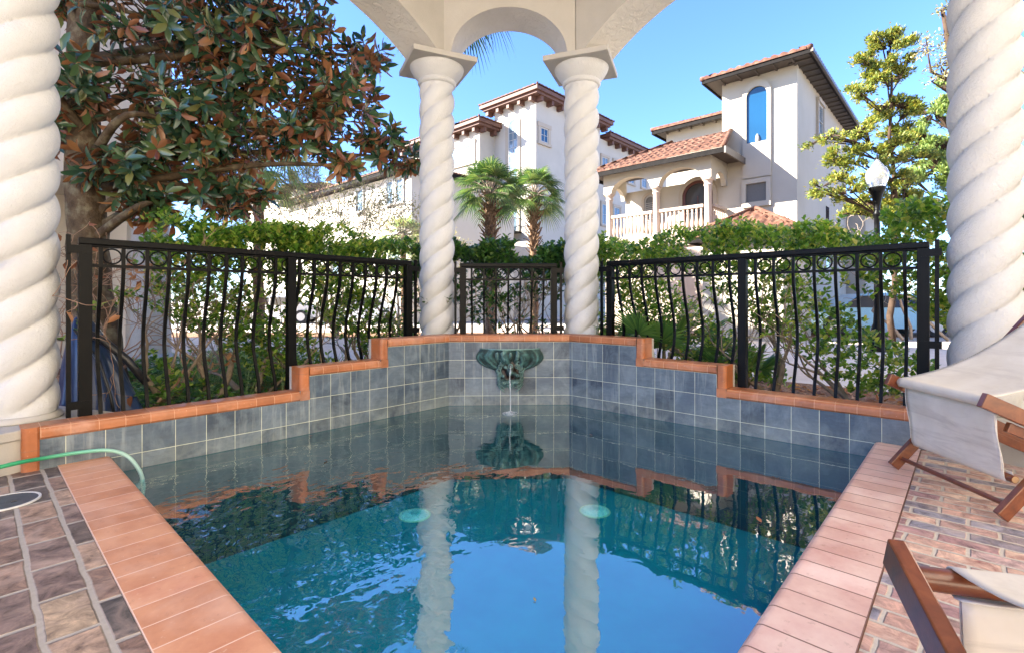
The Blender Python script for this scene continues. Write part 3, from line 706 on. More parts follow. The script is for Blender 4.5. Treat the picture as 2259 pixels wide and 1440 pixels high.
for sg in (-1,1):   # horns / paws gripping the rim and mane curls
    mb.tube([FM(sg*.05,.12,.50),FM(sg*.075,.165,.56),FM(sg*.085,.19,.615),FM(sg*.07,.195,.648)],[.016,.024,.026,.014],9)
    mb.tube([FM(sg*.12,.09,.49),FM(sg*.145,.14,.56),FM(sg*.15,.165,.61),FM(sg*.135,.17,.642)],[.012,.020,.022,.010],9)
    for k_ in range(7):
        ph=-.9+.42*k_; cx_=sg*(.10+.028*math.cos(ph*2)); cz=.50-.045*k_
        mb.torus(FM(cx_,.135-.012*k_,cz),ux,up,.020,.0085,14,6)
        mb.tube([FM(sg*.145,.05,.50-.04*k_),FM(sg*(.165-.01*k_),.07,.47-.045*k_),FM(sg*(.13-.012*k_),.10,.43-.043*k_)],[.012,.010,.004],6)
for k_ in range(46):
    ph=math.pi*rnd.uniform(.04,.96); th=rnd.uniform(.45,2.75)
    if abs(math.cos(ph))<.42 and th<2.1: continue
    a=.165*math.sin(th)*math.cos(ph); o_=.03+.145*math.sin(th)*math.sin(ph); z=.405+.185*math.cos(th); q_=rnd.uniform(.010,.019)
    mb.torus(FM(a,o_,z),ux+out*rnd.uniform(-.5,.5),up+out*rnd.uniform(-.4,.4),q_,q_*.42,10,5)
for k_ in range(9):
    a=-.10+.025*k_; mb.tube([FM(a,.10,.31),FM(a*.8,.125,.275),FM(a*.55,.10,.24)],[.014,.012,.004],6)
mb.tube([FM(0,.15,.56),FM(0,.185,.60),FM(0,.19,.635)],[.020,.022,.012],10)
mb.torus(FM(0,.185,.475),ux,up,.022,.008,16,6)
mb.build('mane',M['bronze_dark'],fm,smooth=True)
mb=MB(); pts=[]; rs=[]
for i in range(26):
    t=i/25; o=.17+.245*t; z=.475+.04*t-.52*t*t; pts.append(FM(.004*math.sin(9*t)-.012*t,o,z)); rs.append(.0085*(1-.45*t)+.0015*math.sin(23*t))
mb.tube(pts,rs,8)
jt=mb.build('water_jet',M['jet'],smooth=True); tag(jt,'thin clear stream of water falling from the bronze mask into the pool','water jet')
mb=MB(); cs=FM(-.012,.415,0)
for i in range(26):
    a=rnd.uniform(0,6.28); r=rnd.uniform(.01,.07); z=rnd.uniform(.002,.03)*(1-r/.09); s=rnd.uniform(.003,.008)
    mb.lathe((cs[0]+r*math.cos(a),cs[1]+r*math.sin(a),z),[(.0005,-s),(s*.8,-s*.5),(s,0),(s*.7,s*.6),(.0005,s)],7,False)
for rr in (.025,.05,.08): mb.torus((cs[0],cs[1],.003),(1,0,0),(0,1,0),rr,.003,26,5)
tag(mb.build('water_splash',M['jet'],smooth=True),'small white splash where the water stream meets the pool','splash')
# dark green pond weed free: submerged discs
def pdisc(x,y,lab):
    t=empty('pool_light_cover',(x,y,-.05),lab,'light cover','round pale covers under the pool water')
    mb=MB(); mb.lathe((x,y,-.04),[(.001,.014),(.06,.013),(.082,.006),(.086,0)],40,False); mb.build('lens',M['disc'],t,smooth=True)
    mb=MB()
    for k_ in range(20):
        a=2*math.pi*k_/20; mb.bar((x+.014*math.cos(a),y+.014*math.sin(a),-.024),(x+.075*math.cos(a),y+.075*math.sin(a),-.031),.0022,.003)
    mb.lathe((x,y,-.026),[(.012,0),(.012,.004),(.001,.005)],14,False); mb.build('grille',M['disc_rib'],t)
    mb=MB(); mb.torus((x,y,-.038),(1,0,0),(0,1,0),.087,.005,40,6); mb.build('rim',M['disc_rim'],t,smooth=True)
pdisc(1.727,2.355,'round pale cover under the water on the left, with a bright yellow green edge')
pdisc(2.479,1.619,'round pale cover under the water on the right, left of the wavy bar reflections')
# floating leaves
for (x,y,s,c,lab) in [(3.74,2.462,.035,'dry','tan dry leaf floating just right of the fountain stream'),(2.884,.821,.05,'dry','brown curled leaf floating near the right coping'),
                    (1.516,1.267,.022,'olive','tiny dark speck of leaf floating in the sky reflection'),(2.014,4.30,.03,'dry','small dry leaf floating against the left tiled wall'),(1.807,3.558,.045,'dry','rust leaf floating in the dark water on the left')]:
    o=leafmesh('floating_leaf',[(x,y,.004)],[(math.cos(x*9),math.sin(x*9),.05)],[(0,.1,1)],s,s*.5,M[c],None,'big',-.2,.1); tag(o,lab,'leaf','dry leaves floating on the pool')
# garden hose
def spline(pts,n=10):
    out_=[]
    P=[Vector(p) for p in pts]; P=[P[0]*2-P[1]]+P+[P[-1]*2-P[-2]]
    for i in range(1,len(P)-2):
        for k_ in range(n):
            t=k_/n; p0,p1,p2,p3=P[i-1],P[i],P[i+1],P[i+2]
            out_.append(.5*((2*p1)+(-p0+p2)*t+(2*p0-5*p1+4*p2-p3)*t*t+(-p0+3*p1-3*p2+p3)*t*t*t))
    out_.append(P[-2]); return out_
mb=MB(); mb.tube(spline([(-1.6,4.0,.137),(-.9,4.12,.137),(-.4,4.19,.155),(.105,4.2,.222),(.31,4.30,.207),(.46,4.31,.203),(.61,4.28,.192),(.71,4.235,.142),(.765,4.16,.045),(.768,4.06,-.03),(.74,3.95,-.10),(.72,3.8,-.2)]),.0125,10)
tag(mb.build('garden_hose',M['hose'],smooth=True),'green garden hose arching over the coping into the pool','hose')
lid=empty('skimmer_lid',(.115,3.78,.125),'round dark slate skimmer lid with white rim set in the brick deck','lid')
mb=MB(); mb.lathe((.115,3.78,.123),[(.001,.0065),(.128,.0065),(.128,0)],56,False); mb.build('cover',M['lid'],lid)
mb=MB(); mb.lathe((.115,3.78,.123),[(.129,.001),(.129,.009),(.140,.009),(.141,.001)],56,False); mb.build('rim',M['rim'],lid)
mb=MB(); mb.box((.135,3.745,.1297),(.158,3.768,.1312)); mb.box((.05,3.80,.1297),(.058,3.808,.1312)); mb.build('finger_hole',M['black_plastic'],lid)

# ------------------------------------------------------------------ deck chairs
def deck_chair(ox,oy,u,b,label,wB=.70,wA=.62,zf=.70,gap=.0,sag=.075):
    t=empty('deck_chair',(ox,oy,.125),label,'deck chair','folding wooden deck chairs with cream canvas')
    u=Vector((*u,0)).normalized(); b=Vector((*b,0)).normalized(); o=Vector((ox,oy,0))
    P=lambda a,s,z:o+u*a+b*s+Vector((0,0,z))
    zfl=.132
    for sg in (-1,1):
        a=sg*wB/2
        mb=MB(); mb.bar(P(a,.0,zfl+.022),P(a,.84,1.12),.034,.062,up=tuple(b*.8-Vector((0,0,.6)))); mb.build('leg',M['wood'],t,bevel=.004)
        a=sg*wA/2
        mb=MB(); mb.bar(P(a,-.055,zf+.014),P(a,1.16,.165),.034,.074,up=(0,0,1)); mb.build('seat_rail',M['wood'],t,bevel=.004)
        mb=MB(); mb.bar(P(a*.9,.09,zf-.125),P(a*.9,.72,zf-.40),.028,.05,up=(0,0,1)); mb.build('support_strut',M['wood'],t,bevel=.003)
    for nm,s,z,hw,r in (('front_bar',.012,zf-.005,wA/2,.024),('foot_dowel',.045,zfl+.075,wB/2,.0135),('top_bar',.83,1.11,wB/2,.022),('rear_dowel',1.06,.215,wA/2,.015)):
        mb=MB(); mb.tube([P(-hw,s,z),P(hw,s,z)],r,14); mb.build(nm,M['wood'],t,smooth=40)
    wS=wA-.045-2*gap
    mb=MB(); mb.tube([P(-wS/2-.028,.095,.325),P(wS/2+.028,.095,.325)],.019,14); dw=mb.build('hem_dowel',M['wood'],t,smooth=40)
    for sg in (-1,1): mb=MB(); mb.tube([P(sg*(wS/2+.0285),.095,.325),P(sg*(wS/2+.0300),.095,.325)],.0165,14); mb.build('end_grain',M['dowel_end'],dw)
    # sling: hem loop, flap, over the bar, sagging seat up to the top bar
    prof=[]
    for k_ in range(0,15): # around hem dowel
        a=-math.pi*.45+k_*(1.55*math.pi)/14; prof.append((.095+.0225*math.cos(a),.325-.0225*math.sin(a)))
    prof=prof[::-1] if False else prof
    fl_=[(.105,.352),(.118,.325),(.110,.306),(.095,.301),(.080,.306),(.070,.325),(.066,.352)]
    for k_ in range(1,10): tt=k_/9; fl_.append((.066+(.030-.066)*tt+.004*math.sin(7*tt),.352+(zf-.03-.352)*tt))
    prof=[(.045,zf-.026),(.02,zf-.0335),(-.004,zf-.029)]
    for k_ in range(8): a=math.pi*(1.08-k_*.62/7); prof.append((.012+.0275*math.cos(a),zf-.005+.0275*math.sin(a)))
    for k_ in range(1,19):
        tt=k_/18; s=.022+(.83-.022)*tt; z=zf+.022+(1.135-zf-.022)*tt-sag*math.sin(math.pi*tt)*(1-.25*tt); prof.append((s,z))
    mb=MB(); G=[]
    nW=18
    for s,z in prof:
        G.append([P(-wS/2+wS*j/nW,s+.004*math.sin(j*1.3+z*9)*0.5,z-.012*math.sin(math.pi*j/nW)*(1 if s>.05 and z>zf-.06 else 0)) for j in range(nW+1)])
    mb.grid(G); mb.build('sling',M['canvas'],t,smooth=True,solid=.0035)
    mb=MB(); mb.grid([[P(-wS/2+.004+(wS-.008)*j/nW,s+.0015*math.sin(j*.9+z*14)+.003*math.sin(z*26+j*.25),z) for j in range(nW+1)] for s,z in fl_]); mb.build('flap',M['canvas'],t,smooth=True,solid=.003)
    for j in (.012,.988): mb=MB(); mb.tube([P(-wS/2+wS*j,s-.004,z) for s,z in fl_[6:]],.0022,5); mb.build('seam',M['canvas'],t,smooth=True)
    return t
deck_chair(3.66,.118,(-.78,-.63),(.63,-.78),'cream canvas deck chair farther away, by the right end of the tiled wall',wB=.74,wA=.67)
deck_chair(1.475,-.18,(.439,-.898),(-.898,-.439),'nearest cream canvas deck chair cut off by the lower right corner',zf=.628,gap=.055,sag=.115)

# ------------------------------------------------------------------ plants
def branchy(mb,p,d,L,r,depth,spread=.55,tips=None,nb=2,seg=4,up=.12,wob=.18,minr=.003,sides=6):
    p=Vector(p); d=Vector(d).normalized(); pts=[p.copy()]; rs=[r]
    for i in range(seg):
        d=(d+Vector((rnd.gauss(0,wob),rnd.gauss(0,wob),rnd.gauss(0,wob)+up))).normalized(); p=p+d*(L/seg); pts.append(p.copy()); rs.append(max(minr,r*(1-.35*(i+1)/seg)))
    mb.tube(pts,rs,sides,cap=False)
    if depth<=0:
        if tips is not None: tips.append((p.copy(),d.copy()))
        return
    for k_ in range(nb):
        ax=Vector((rnd.gauss(0,1),rnd.gauss(0,1),rnd.gauss(0,.6))); ax=(ax-d*ax.dot(d)).normalized()
        nd=(d+ax*spread*rnd.uniform(.7,1.3)).normalized()
        branchy(mb,p,nd,L*rnd.uniform(.62,.85),max(minr,rs[-1]*.72),depth-1,spread,tips,nb,seg,up,wob,minr,max(4,sides-1))
def hedge(name,path,ztop,depth,nleaf,nlow,mat,label,cat='hedge',seed=1,nst=14,lowmin=.3,wv=.5,dens=.0,lsize=.062,thick=.55):
    global rnd
    rnd=random.Random(seed); g=np.random.default_rng(seed)
    path=[Vector((*p,0)) for p in path]; Ls=[(path[i+1]-path[i]).length for i in range(len(path)-1)]; tot=sum(Ls)
    def at(s):
        for i,l in enumerate(Ls):
            if s<=l or i==len(Ls)-1:
                d=(path[i+1]-path[i])/l; return path[i]+d*s, Vector((-d.y,d.x,0))
            s-=l
    t=empty(name,tuple(path[len(path)//2])[:2]+(.08,),label,cat,'clipped hedges behind the iron fence')
    tips=[]
    for i in range(nst):
        s=tot*(i+rnd.uniform(.2,.8))/nst; p,n=at(s); p=p+n*rnd.uniform(-.2,.25)*depth
        mb=MB(); 
        for q_ in range(rnd.choice((2,3,3))):
            branchy(mb,p+Vector((rnd.uniform(-.05,.05),rnd.uniform(-.05,.05),.06)),(rnd.gauss(0,.5),rnd.gauss(0,.5),1),.52,rnd.uniform(.022,.042),4,.5,tips,2,4,.06,.16,.0035,6)
        mb.build('stem',M['stem'],t,smooth=True)
    # leaf sprigs: clusters in the top band plus at twig tips and sparse below
    P=[];D=[];N=[]
    def sprig(c,d,k_):
        for q_ in range(k_):
            a=2.4*q_; sd=Vector((math.cos(a),math.sin(a),rnd.uniform(.1,.9))); dd=(sd*.8+d*.5).normalized()
            P.append(tuple(c-d*.018*q_)); D.append(tuple(dd)); N.append((rnd.gauss(0,.35),rnd.gauss(0,.35),1))
    top=lambda s: ztop+.05*math.sin(s*3.1+seed)+.035*math.sin(s*7.7+2*seed)
    for i in range(nleaf):
        s=rnd.uniform(0,tot); p,n=at(s); zt_=top(s); 
        z=zt_-abs(rnd.gauss(0,thick*.42))+rnd.gauss(0,.025)
        if math.sin(s*5.3+z*7+seed)*math.sin(s*2.3-z*9+3*seed)>.42: continue
        o=rnd.uniform(-.5,.5)*depth
        sprig(Vector((p.x+n.x*o,p.y+n.y*o,z)),Vector((rnd.gauss(0,.5),rnd.gauss(0,.5),.9)).normalized(),rnd.choice((4,5,6)))
    for i in range(nlow):
        s=rnd.uniform(0,tot); p,n=at(s); z=rnd.uniform(lowmin,ztop-.35)
        if math.sin(s*4.1+z*5.3+2*seed)<-.45: continue
        o=rnd.uniform(-.5,.5)*depth
        sprig(Vector((p.x+n.x*o,p.y+n.y*o,z)),Vector((rnd.gauss(0,.8),rnd.gauss(0,.8),.6)).normalized(),rnd.choice((3,4,5)))
    for (p,d) in tips:
        if rnd.random()<.6 and p.z<ztop+.05: sprig(p,d,5)
    n_=len(P); Lz=g.uniform(.75,1.2,n_)*lsize
    leafmesh('foliage',P,D,N,Lz,Lz*.56,mat,t,'oval',.12,.14)
    return t
hedge('hedge',[(1.15,5.75),(2.4,5.75),(4.05,5.85)],2.03,.8,2600,2900,M['hedge'],'green leafy hedge behind the left fence panel below the magnolia',seed=3,nst=7)
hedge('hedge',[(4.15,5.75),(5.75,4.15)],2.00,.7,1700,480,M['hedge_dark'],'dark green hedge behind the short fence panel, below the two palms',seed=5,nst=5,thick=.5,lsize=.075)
hedge('hedge',[(5.85,4.1),(5.95,1.4),(5.95,-1.6)],2.03,.85,3300,5800,M['hedge'],'bright green hedge behind the right fence panel with forked grey stems',seed=8,nst=8)
rnd=random.Random(21)
# dry stems hanging in the left bushes
def drybush(x,y,lab,n=9,hgt=1.7,seed=4,leaves=90):
    global rnd
    rnd=random.Random(seed); t=empty('bare_bush',(x,y,.08),lab,'bush'); tips=[]
    for i in range(n):
        mb=MB(); branchy(mb,(x+rnd.uniform(-.45,.45),y+rnd.uniform(-.2,.2),.08),(rnd.gauss(0,.5),rnd.gauss(0,.4),1.),hgt*.34,.017,5,.6,tips,2,4,.03,.2,.0022,5); mb.build('branch',M['twig'],t)
    sel=rnd.sample(tips,min(leaves,len(tips))); leafmesh('dead_foliage',[tuple(p) for p,d in sel],[(rnd.gauss(0,.5),rnd.gauss(0,.5),-.6) for _ in sel],unit(len(sel)),.085,.045,M['dry'],t,'oval',.4,.3)
drybush(.72,5.55,'bare twiggy bush with brown dead leaves in front of the magnolia trunk',seed=4,n=13,hgt=1.85)
# saw palmetto behind the right fence
def fan(P,D,N,c,axis,nrm,rad,nb=26,ang=R(150),wid=.03,droop=.25,L=None,W=None,g=None):
    """blades of a fan leaf from hub c: axis = middle direction, nrm = fan normal"""
    axis=Vector(axis).normalized(); nrm=Vector(nrm); nrm=(nrm-axis*nrm.dot(axis)).normalized(); s=nrm.cross(axis)
    for k_ in range(nb):
        a=-ang/2*1.+ang*k_/(nb-1)*1.; d=axis*math.cos(a)+s*math.sin(a)
        P.append(tuple(c)); D.append(tuple(d+nrm*.0)); N.append(tuple(nrm)); L.append(rad*rnd.uniform(.86,1.06)*(1-.18*abs(a)/(ang/2))); W.append(wid)
def blademesh(name,P,D,N,L,W,mat,parent,droop=.3,grav=.0):
    """long narrow folded blades bending down towards the tip"""
    P=np.array(P,float);D=np.array(D,float);N=np.array(N,float);L=np.array(L)[:,None];W=np.array(W)[:,None]
    D/=np.linalg.norm(D,axis=1,keepdims=True); S=np.cross(D,N); S/=np.linalg.norm(S,axis=1,keepdims=True)+1e-9
    ts=[0,.3,.6,.82,1.]; ws=[.15,.9,1.,.5,.03]; cols=[]
    for t_,w_ in zip(ts,ws):
        c=P+D*L*t_+np.array([0,0,-1.])*L*(droop*t_**3)+N*0
        cols+= [c+S*W*w_*.5, c-N*W*.28*w_, c-S*W*w_*.5]
    n=len(P); V=np.stack(cols,1).reshape(-1,3); F=[]
    for i in range(4):
        a=i*3
        F+=[(a,a+1,a+4,a+3),(a+1,a+2,a+5,a+4)]
    k_=15; idx=(np.array(F)[None]+(np.arange(n)*k_)[:,None,None]).reshape(-1,4)
    me=bpy.data.meshes.new(name); me.from_pydata(V.tolist(),[],idx.tolist())
    at=me.attributes.new('rv','FLOAT','POINT'); at.data.foreach_set('value',np.repeat(np.clip(rng.random(n),0,1),k_)); me.shade_smooth()
    me.materials.append(mat); o=bpy.data.objects.new(name,me); COL.objects.link(o)
    if parent is not None: o.parent=parent; o.matrix_parent_inverse=parent.matrix_basis.inverted()
    return o
def palmetto(x,y,n,rad,hgt,label,seed,mat='palmetto',lean=None):
    global rnd
    rnd=random.Random(seed); t=empty('palmetto',(x,y,.08),label,'palmetto','saw palmettos behind the right fence panel')
    P,D,N,L,W=[],[],[],[],[]; st=MB()
    for i in range(n):
        a=2*math.pi*i/n*1.62+rnd.uniform(-.3,.3); el=rnd.uniform(R(28),R(78)); d=Vector((math.cos(a)*math.cos(el),math.sin(a)*math.cos(el),math.sin(el)))
        Ls=hgt*rnd.uniform(.65,1.1); hub=Vector((x,y,.12))+d*Ls; mid=Vector((x,y,.12))+d*Ls*.5+Vector((0,0,.04))
        st.tube([(x,y,.1),mid,hub],[.012,.009,.006],6)
        nr=Vector((-math.cos(a)*math.sin(el),-math.sin(a)*math.sin(el),math.cos(el)))
        fan(P,D,N,hub,d+Vector((0,0,-.15)),nr+Vector((rnd.gauss(0,.3),rnd.gauss(0,.3),0)),rad*rnd.uniform(.8,1.1),24,R(185),.032,L=L,W=W)
    st.build('stalk',M['stem'],t,smooth=True); blademesh('frond',P,D,N,L,W,M[mat],t,.10)
palmetto(5.52,2.72,11,.50,.80,'green saw palmetto just behind the right fence panel near the column',31)
palmetto(5.75,1.85,8,.42,.55,'smaller saw palmetto low behind the right fence, right of the tall one',37)
# ground cover on the left
t_=[]; P=[];D=[];N=[]
rnd=random.Random(5)
for i in range(2300):
    x=rnd.uniform(.9,3.4); y=rnd.uniform(5.1,9.0); hh=rnd.uniform(.06,.32)*(1 if math.sin(x*3+y*2)>-.4 else .4); c=Vector((x,y,.08+hh))
    for q_ in range(4): P.append(tuple(c)); D.append((rnd.gauss(0,1),rnd.gauss(0,1),.35)); N.append((rnd.gauss(0,.3),rnd.gauss(0,.3),1))
o=leafmesh('ground_cover',P,D,N,.065,.034,M['ground_leaf'],None,'oval',.15,.15); tag(o,'low leafy ground cover in the bed behind the left fence',kind='stuff')
P,D,N,L,W=[],[],[],[],[]
for i in range(420):
    x=rnd.gauss(2.5,.45); y=rnd.gauss(7.4,.7)
    for q_ in range(5): P.append((x,y,.08)); D.append((rnd.gauss(0,.4),rnd.gauss(0,.4),1)); N.append((rnd.gauss(0,1),rnd.gauss(0,1),0.01)); L.append(rnd.uniform(.3,.75)); W.append(.008)
o=blademesh('grass',P,D,N,L,W,M['palm_pale'],None,.35); tag(o,'wispy ornamental grass behind the left fence',kind='stuff')
P=[];D=[];N=[]
for i in range(2600):
    if i%2: x=rnd.uniform(5.0,7.4); y=rnd.uniform(-3,5)
    else: x=rnd.uniform(-.5,4); y=rnd.uniform(4.8,9)
    P.append((x,y,.10)); D.append((rnd.gauss(0,1),rnd.gauss(0,1),rnd.uniform(0,.3))); N.append((rnd.gauss(0,.5),rnd.gauss(0,.5),1))
o=leafmesh('leaf_litter',P,D,N,.09,.045,M['dry'],None,'oval',.2,.2); tag(o,'fallen brown leaves scattered on the mulch',kind='stuff')

# tarp covered thing behind the left fence
rnd=random.Random(9)
tarp=empty('tarp_cover',(.95,5.45,.08),'draped shiny blue tarp with black straps behind the left fence','tarp')
mb=MB(); G=[]
for i in range(22):
    t=i/21; row=[]
    for j in range(65):
        a=2*math.pi*j/64; fold=1+.17*t*math.sin(a*7+1.3*math.sin(a*2)+t)+.08*t*math.sin(a*17+t*5)
        rx=(.05+.46*t**.75)*fold; ry=(.04+.32*t**.75)*fold
        row.append((.60+.56*rx*math.cos(a)+.16*t,5.43+ry*math.sin(a),(.93+.05*math.sin(a*2+1))*(1-t**1.25)+.09+.05*math.sin(a*4)*t*(1-t)))
    G.append(row)
mb.grid(G); mb.build('cloth',M['tarp'],tarp,smooth=True)
mb=MB(); mb.tube([(.56,5.33,.98),(.72,5.28,.88),(.88,5.22,.70),(1.0,5.17,.50)],.032,8); mb.tube([(.56,5.30,.95),(.68,5.12,.72),(.74,5.05,.45),(.78,5.02,.15)],.012,6); mb.build('strap',M['black_plastic'],tarp,smooth=True)

# magnolia ---------------------------------------------------------
F2=Vector((math.cos(TH),math.sin(TH),0)); R2=Vector((math.sin(TH),-math.cos(TH),0))
def cw(lat,d,z): return Vector((0,0,z))+F2*d+R2*lat      # a point given by metres right of, and in front of, the camera line
mag=empty('magnolia_tree',tuple(cw(-4.85,5.85,.08)),'large magnolia tree with glossy dark leaves, rust underneath, beside the left column','tree')
rnd=random.Random(12); mb=MB()
tp=[cw(-4.80,5.85,.02),cw(-4.86,5.85,.6),cw(-4.97,5.85,1.3),cw(-5.03,5.85,2.2),cw(-5.06,5.85,3.2),cw(-5.06,5.85,4.2),cw(-4.97,5.85,5.2),cw(-4.7,5.9,6.4),cw(-4.3,6.0,7.6)]
tp2=[tp[0]]+spline(tp,5)[1:]; mb.tube([p+Vector((rnd.gauss(0,.008),rnd.gauss(0,.008),0)) for p in tp2],[.30]+[.245-.15*i/(len(tp2)-1) for i in range(len(tp2)-1)],16); mb.build('trunk',M['bark'],mag,smooth=True)
ell=[((-4.3,6.2,4.7),1.0,120),((-3.2,6.1,4.55),1.0,135),((-2.3,6.4,3.85),.66,62),((-4.05,6.1,3.35),.72,85),((-4.85,5.5,3.6),.5,34),((-2.75,6.5,3.45),.48,34),((-1.80,7.0,3.42),.38,26),((-2.7,6.2,5.6),.85,70),
     ((-3.75,6.3,2.66),.46,40),((-4.55,5.9,2.75),.50,44),((-4.3,6.0,2.35),.32,20),((-3.3,6.4,2.50),.25,12),((-2.25,6.6,3.0),.26,12),((-3.55,6.4,3.3),.5,34),((-3.6,6.6,6.1),1.2,80),((-4.6,6.4,5.9),.9,50),((-5.35,5.9,4.9),.55,30),((-5.3,5.7,3.2),.30,12),((-2.0,6.7,4.5),.34,16),((-1.50,7.1,3.25),.22,10),((-3.35,6.2,3.95),.5,30)]
tips=[]; limb=MB(); P=[];D=[];N=[];Lz=[];Wz=[]
for (c,r,k_) in ell:
    C=cw(*c); zt=max(1.9,min(6.6,C.z-.5)); root=cw(-4.98,5.85,zt)
    mid=(root+C)/2+Vector((rnd.gauss(0,.2),rnd.gauss(0,.2),.15)); lb=MB(); lb.tube(spline([root,mid,C],6),[.06-.045*i/12 for i in range(13)],8); 
    for i in range(k_):
        v=Vector((rnd.gauss(0,1),rnd.gauss(0,1),rnd.gauss(0,1))).normalized()*(rnd.random()**.38)*r; v.z*=.9
        tip=C+v; b0=C+v*.35+Vector((0,0,-.12*r)); mm=(tip+b0)/2+Vector((rnd.gauss(0,.05),rnd.gauss(0,.05),rnd.gauss(0,.05)-.03))
        lb.tube([b0,mm,tip],[.011,.008,.005],5,cap=False)
        dr=(v.normalized()*.8+Vector((rnd.gauss(0,.3),rnd.gauss(0,.3),.25))).normalized()
        if rnd.random()<.25: dr=(dr+Vector((0,0,-1.1))).normalized()
        ax=dr.orthogonal().normalized(); ay=dr.cross(ax); nl=rnd.choice((8,9,10,11))
        for q_ in range(nl):
            a=2.4*q_; spread=.45+.6*(q_/nl); rad=ax*math.cos(a)+ay*math.sin(a)
            dd=(dr*(1.05-spread)+rad*spread+Vector((0,0,-.10*rnd.random()))).normalized()
            P.append(tuple(tip-dr*.014*q_)); D.append(tuple(dd)); nn=(dr*1.0-rad*.35); nn=-nn if rnd.random()<(.10+.36*min(1,max(0,(C.dot(R2)+4.6)/2.6))) else nn; N.append(tuple(nn)); l_=rnd.uniform(.15,.235); Lz.append(l_); Wz.append(l_*rnd.uniform(.32,.40))
    lb.build('limb',M['bark'],mag,smooth=True)
leafmesh('crown',P,D,N,Lz,Wz,M['magnolia'],mag,'big',.17,.20)

# palms --------------------------------------------------------------
def palm(x,y,zc,rad,label,seed,trunkr=.13,boots=True,mat='palm',nfr=30,fr=.75,lean=(0,0),blade=.035,minel=-55,bootr=.2,bootz=(.45,.98)):
    global rnd
    rnd=random.Random(seed); t=empty('palm_tree',(x,y,.08),label,'palm tree','palms beyond the hedge'); mb=MB()
    top=Vector((x+lean[0],y+lean[1],zc-.25)); base=Vector((x,y,.05)); n=14; pts=[base.lerp(top,i/n)+Vector((.03*math.sin(i*.9),.03*math.cos(i*.7),0)) for i in range(n+1)]
    mb.tube(pts,[trunkr*(1.05-.12*i/n)*(1+.04*math.sin(i*5)) for i in range(n+1)],12); mb.build('trunk',M['palmbark'],t,smooth=True)
    if boots:
        mb=MB(); H=top.z-base.z; cnt=int(46*(bootz[1]-bootz[0])*H/1.6)+20
        for i in range(cnt):
            f_=bootz[0]+(bootz[1]-bootz[0])*i/cnt; c=base.lerp(top,f_); a=2.4*i+rnd.uniform(-.2,.2); o=Vector((math.cos(a),math.sin(a),0))
            e=rnd.uniform(.7,1.15)*bootr; p0=c+o*trunkr*.7; p1=c+o*(trunkr*.9+e*.35)+Vector((0,0,e*.45)); p2=c+o*(trunkr+e*.62)+Vector((0,0,e*rnd.uniform(.5,1.0)))
            mb.bar(p0,p1,.075,.03,up=o); mb.bar(p1,p2,.045,.02,up=o)
        mb.build('leaf_base',M['palmbark'],t)
    P,D,N,L,W=[],[],[],[],[]; st=MB()
    for i in range(nfr):
        a=2.4*i+rnd.uniform(-.2,.2); el=R(minel+(84-minel)*((i+.5)/nfr)**.8); d=Vector((math.cos(a)*math.cos(el),math.sin(a)*math.cos(el),math.sin(el)))
        Ls=rad*rnd.uniform(.42,.60); hub=top+d*Ls+Vector((0,0,-.12*Ls+.05)); mid=top+d*Ls*.55+Vector((0,0,.08*Ls))
        st.tube([top+d*.05,mid,hub],[.016,.012,.007],5,cap=False)
        nr=Vector((-math.cos(a)*math.sin(el),-math.sin(a)*math.sin(el),math.cos(el)))
        fan(P,D,N,hub,d+Vector((0,0,-.3)),nr+Vector((rnd.gauss(0,.25),rnd.gauss(0,.25),0)),rad*fr*rnd.uniform(.62,.78),22,R(170),blade,L=L,W=W)
    st.build('petiole',M['palm_pale'] if False else M['stem'],t,smooth=True); blademesh('crown',P,D,N,L,W,M[mat],t,.42)
    return t
palm(10.65,10.70,4.65,1.36,'cabbage palm with boots on its trunk, left one of the pair beyond the hedge',2,.17,nfr=48,minel=-30,bootr=.34)
palm(13.0,10.95,5.0,1.30,'cabbage palm with smooth lower trunk, right one of the pair beyond the hedge',6,.14,nfr=44,minel=-35,bootr=.32,bootz=(.58,.98))
palm(5.45,14.75,5.5,1.7,'blurred pale fan palm seen below the magnolia leaves',8,.14,boots=False,mat='palm_pale',nfr=34,blade=.04)
palm(11.75,16.77,4.0,1.15,'small pale palm left of the middle column in front of the far house',10,.12,boots=False,mat='palm_pale',nfr=26)
palm(5.84,7.25,7.75,1.62,'tall palm hidden by the column, only its drooping frond tips show in the centre arch',14,.13,boots=True,mat='palm',nfr=40,minel=-62,lean=(.12,-.10),bootz=(.8,.98))

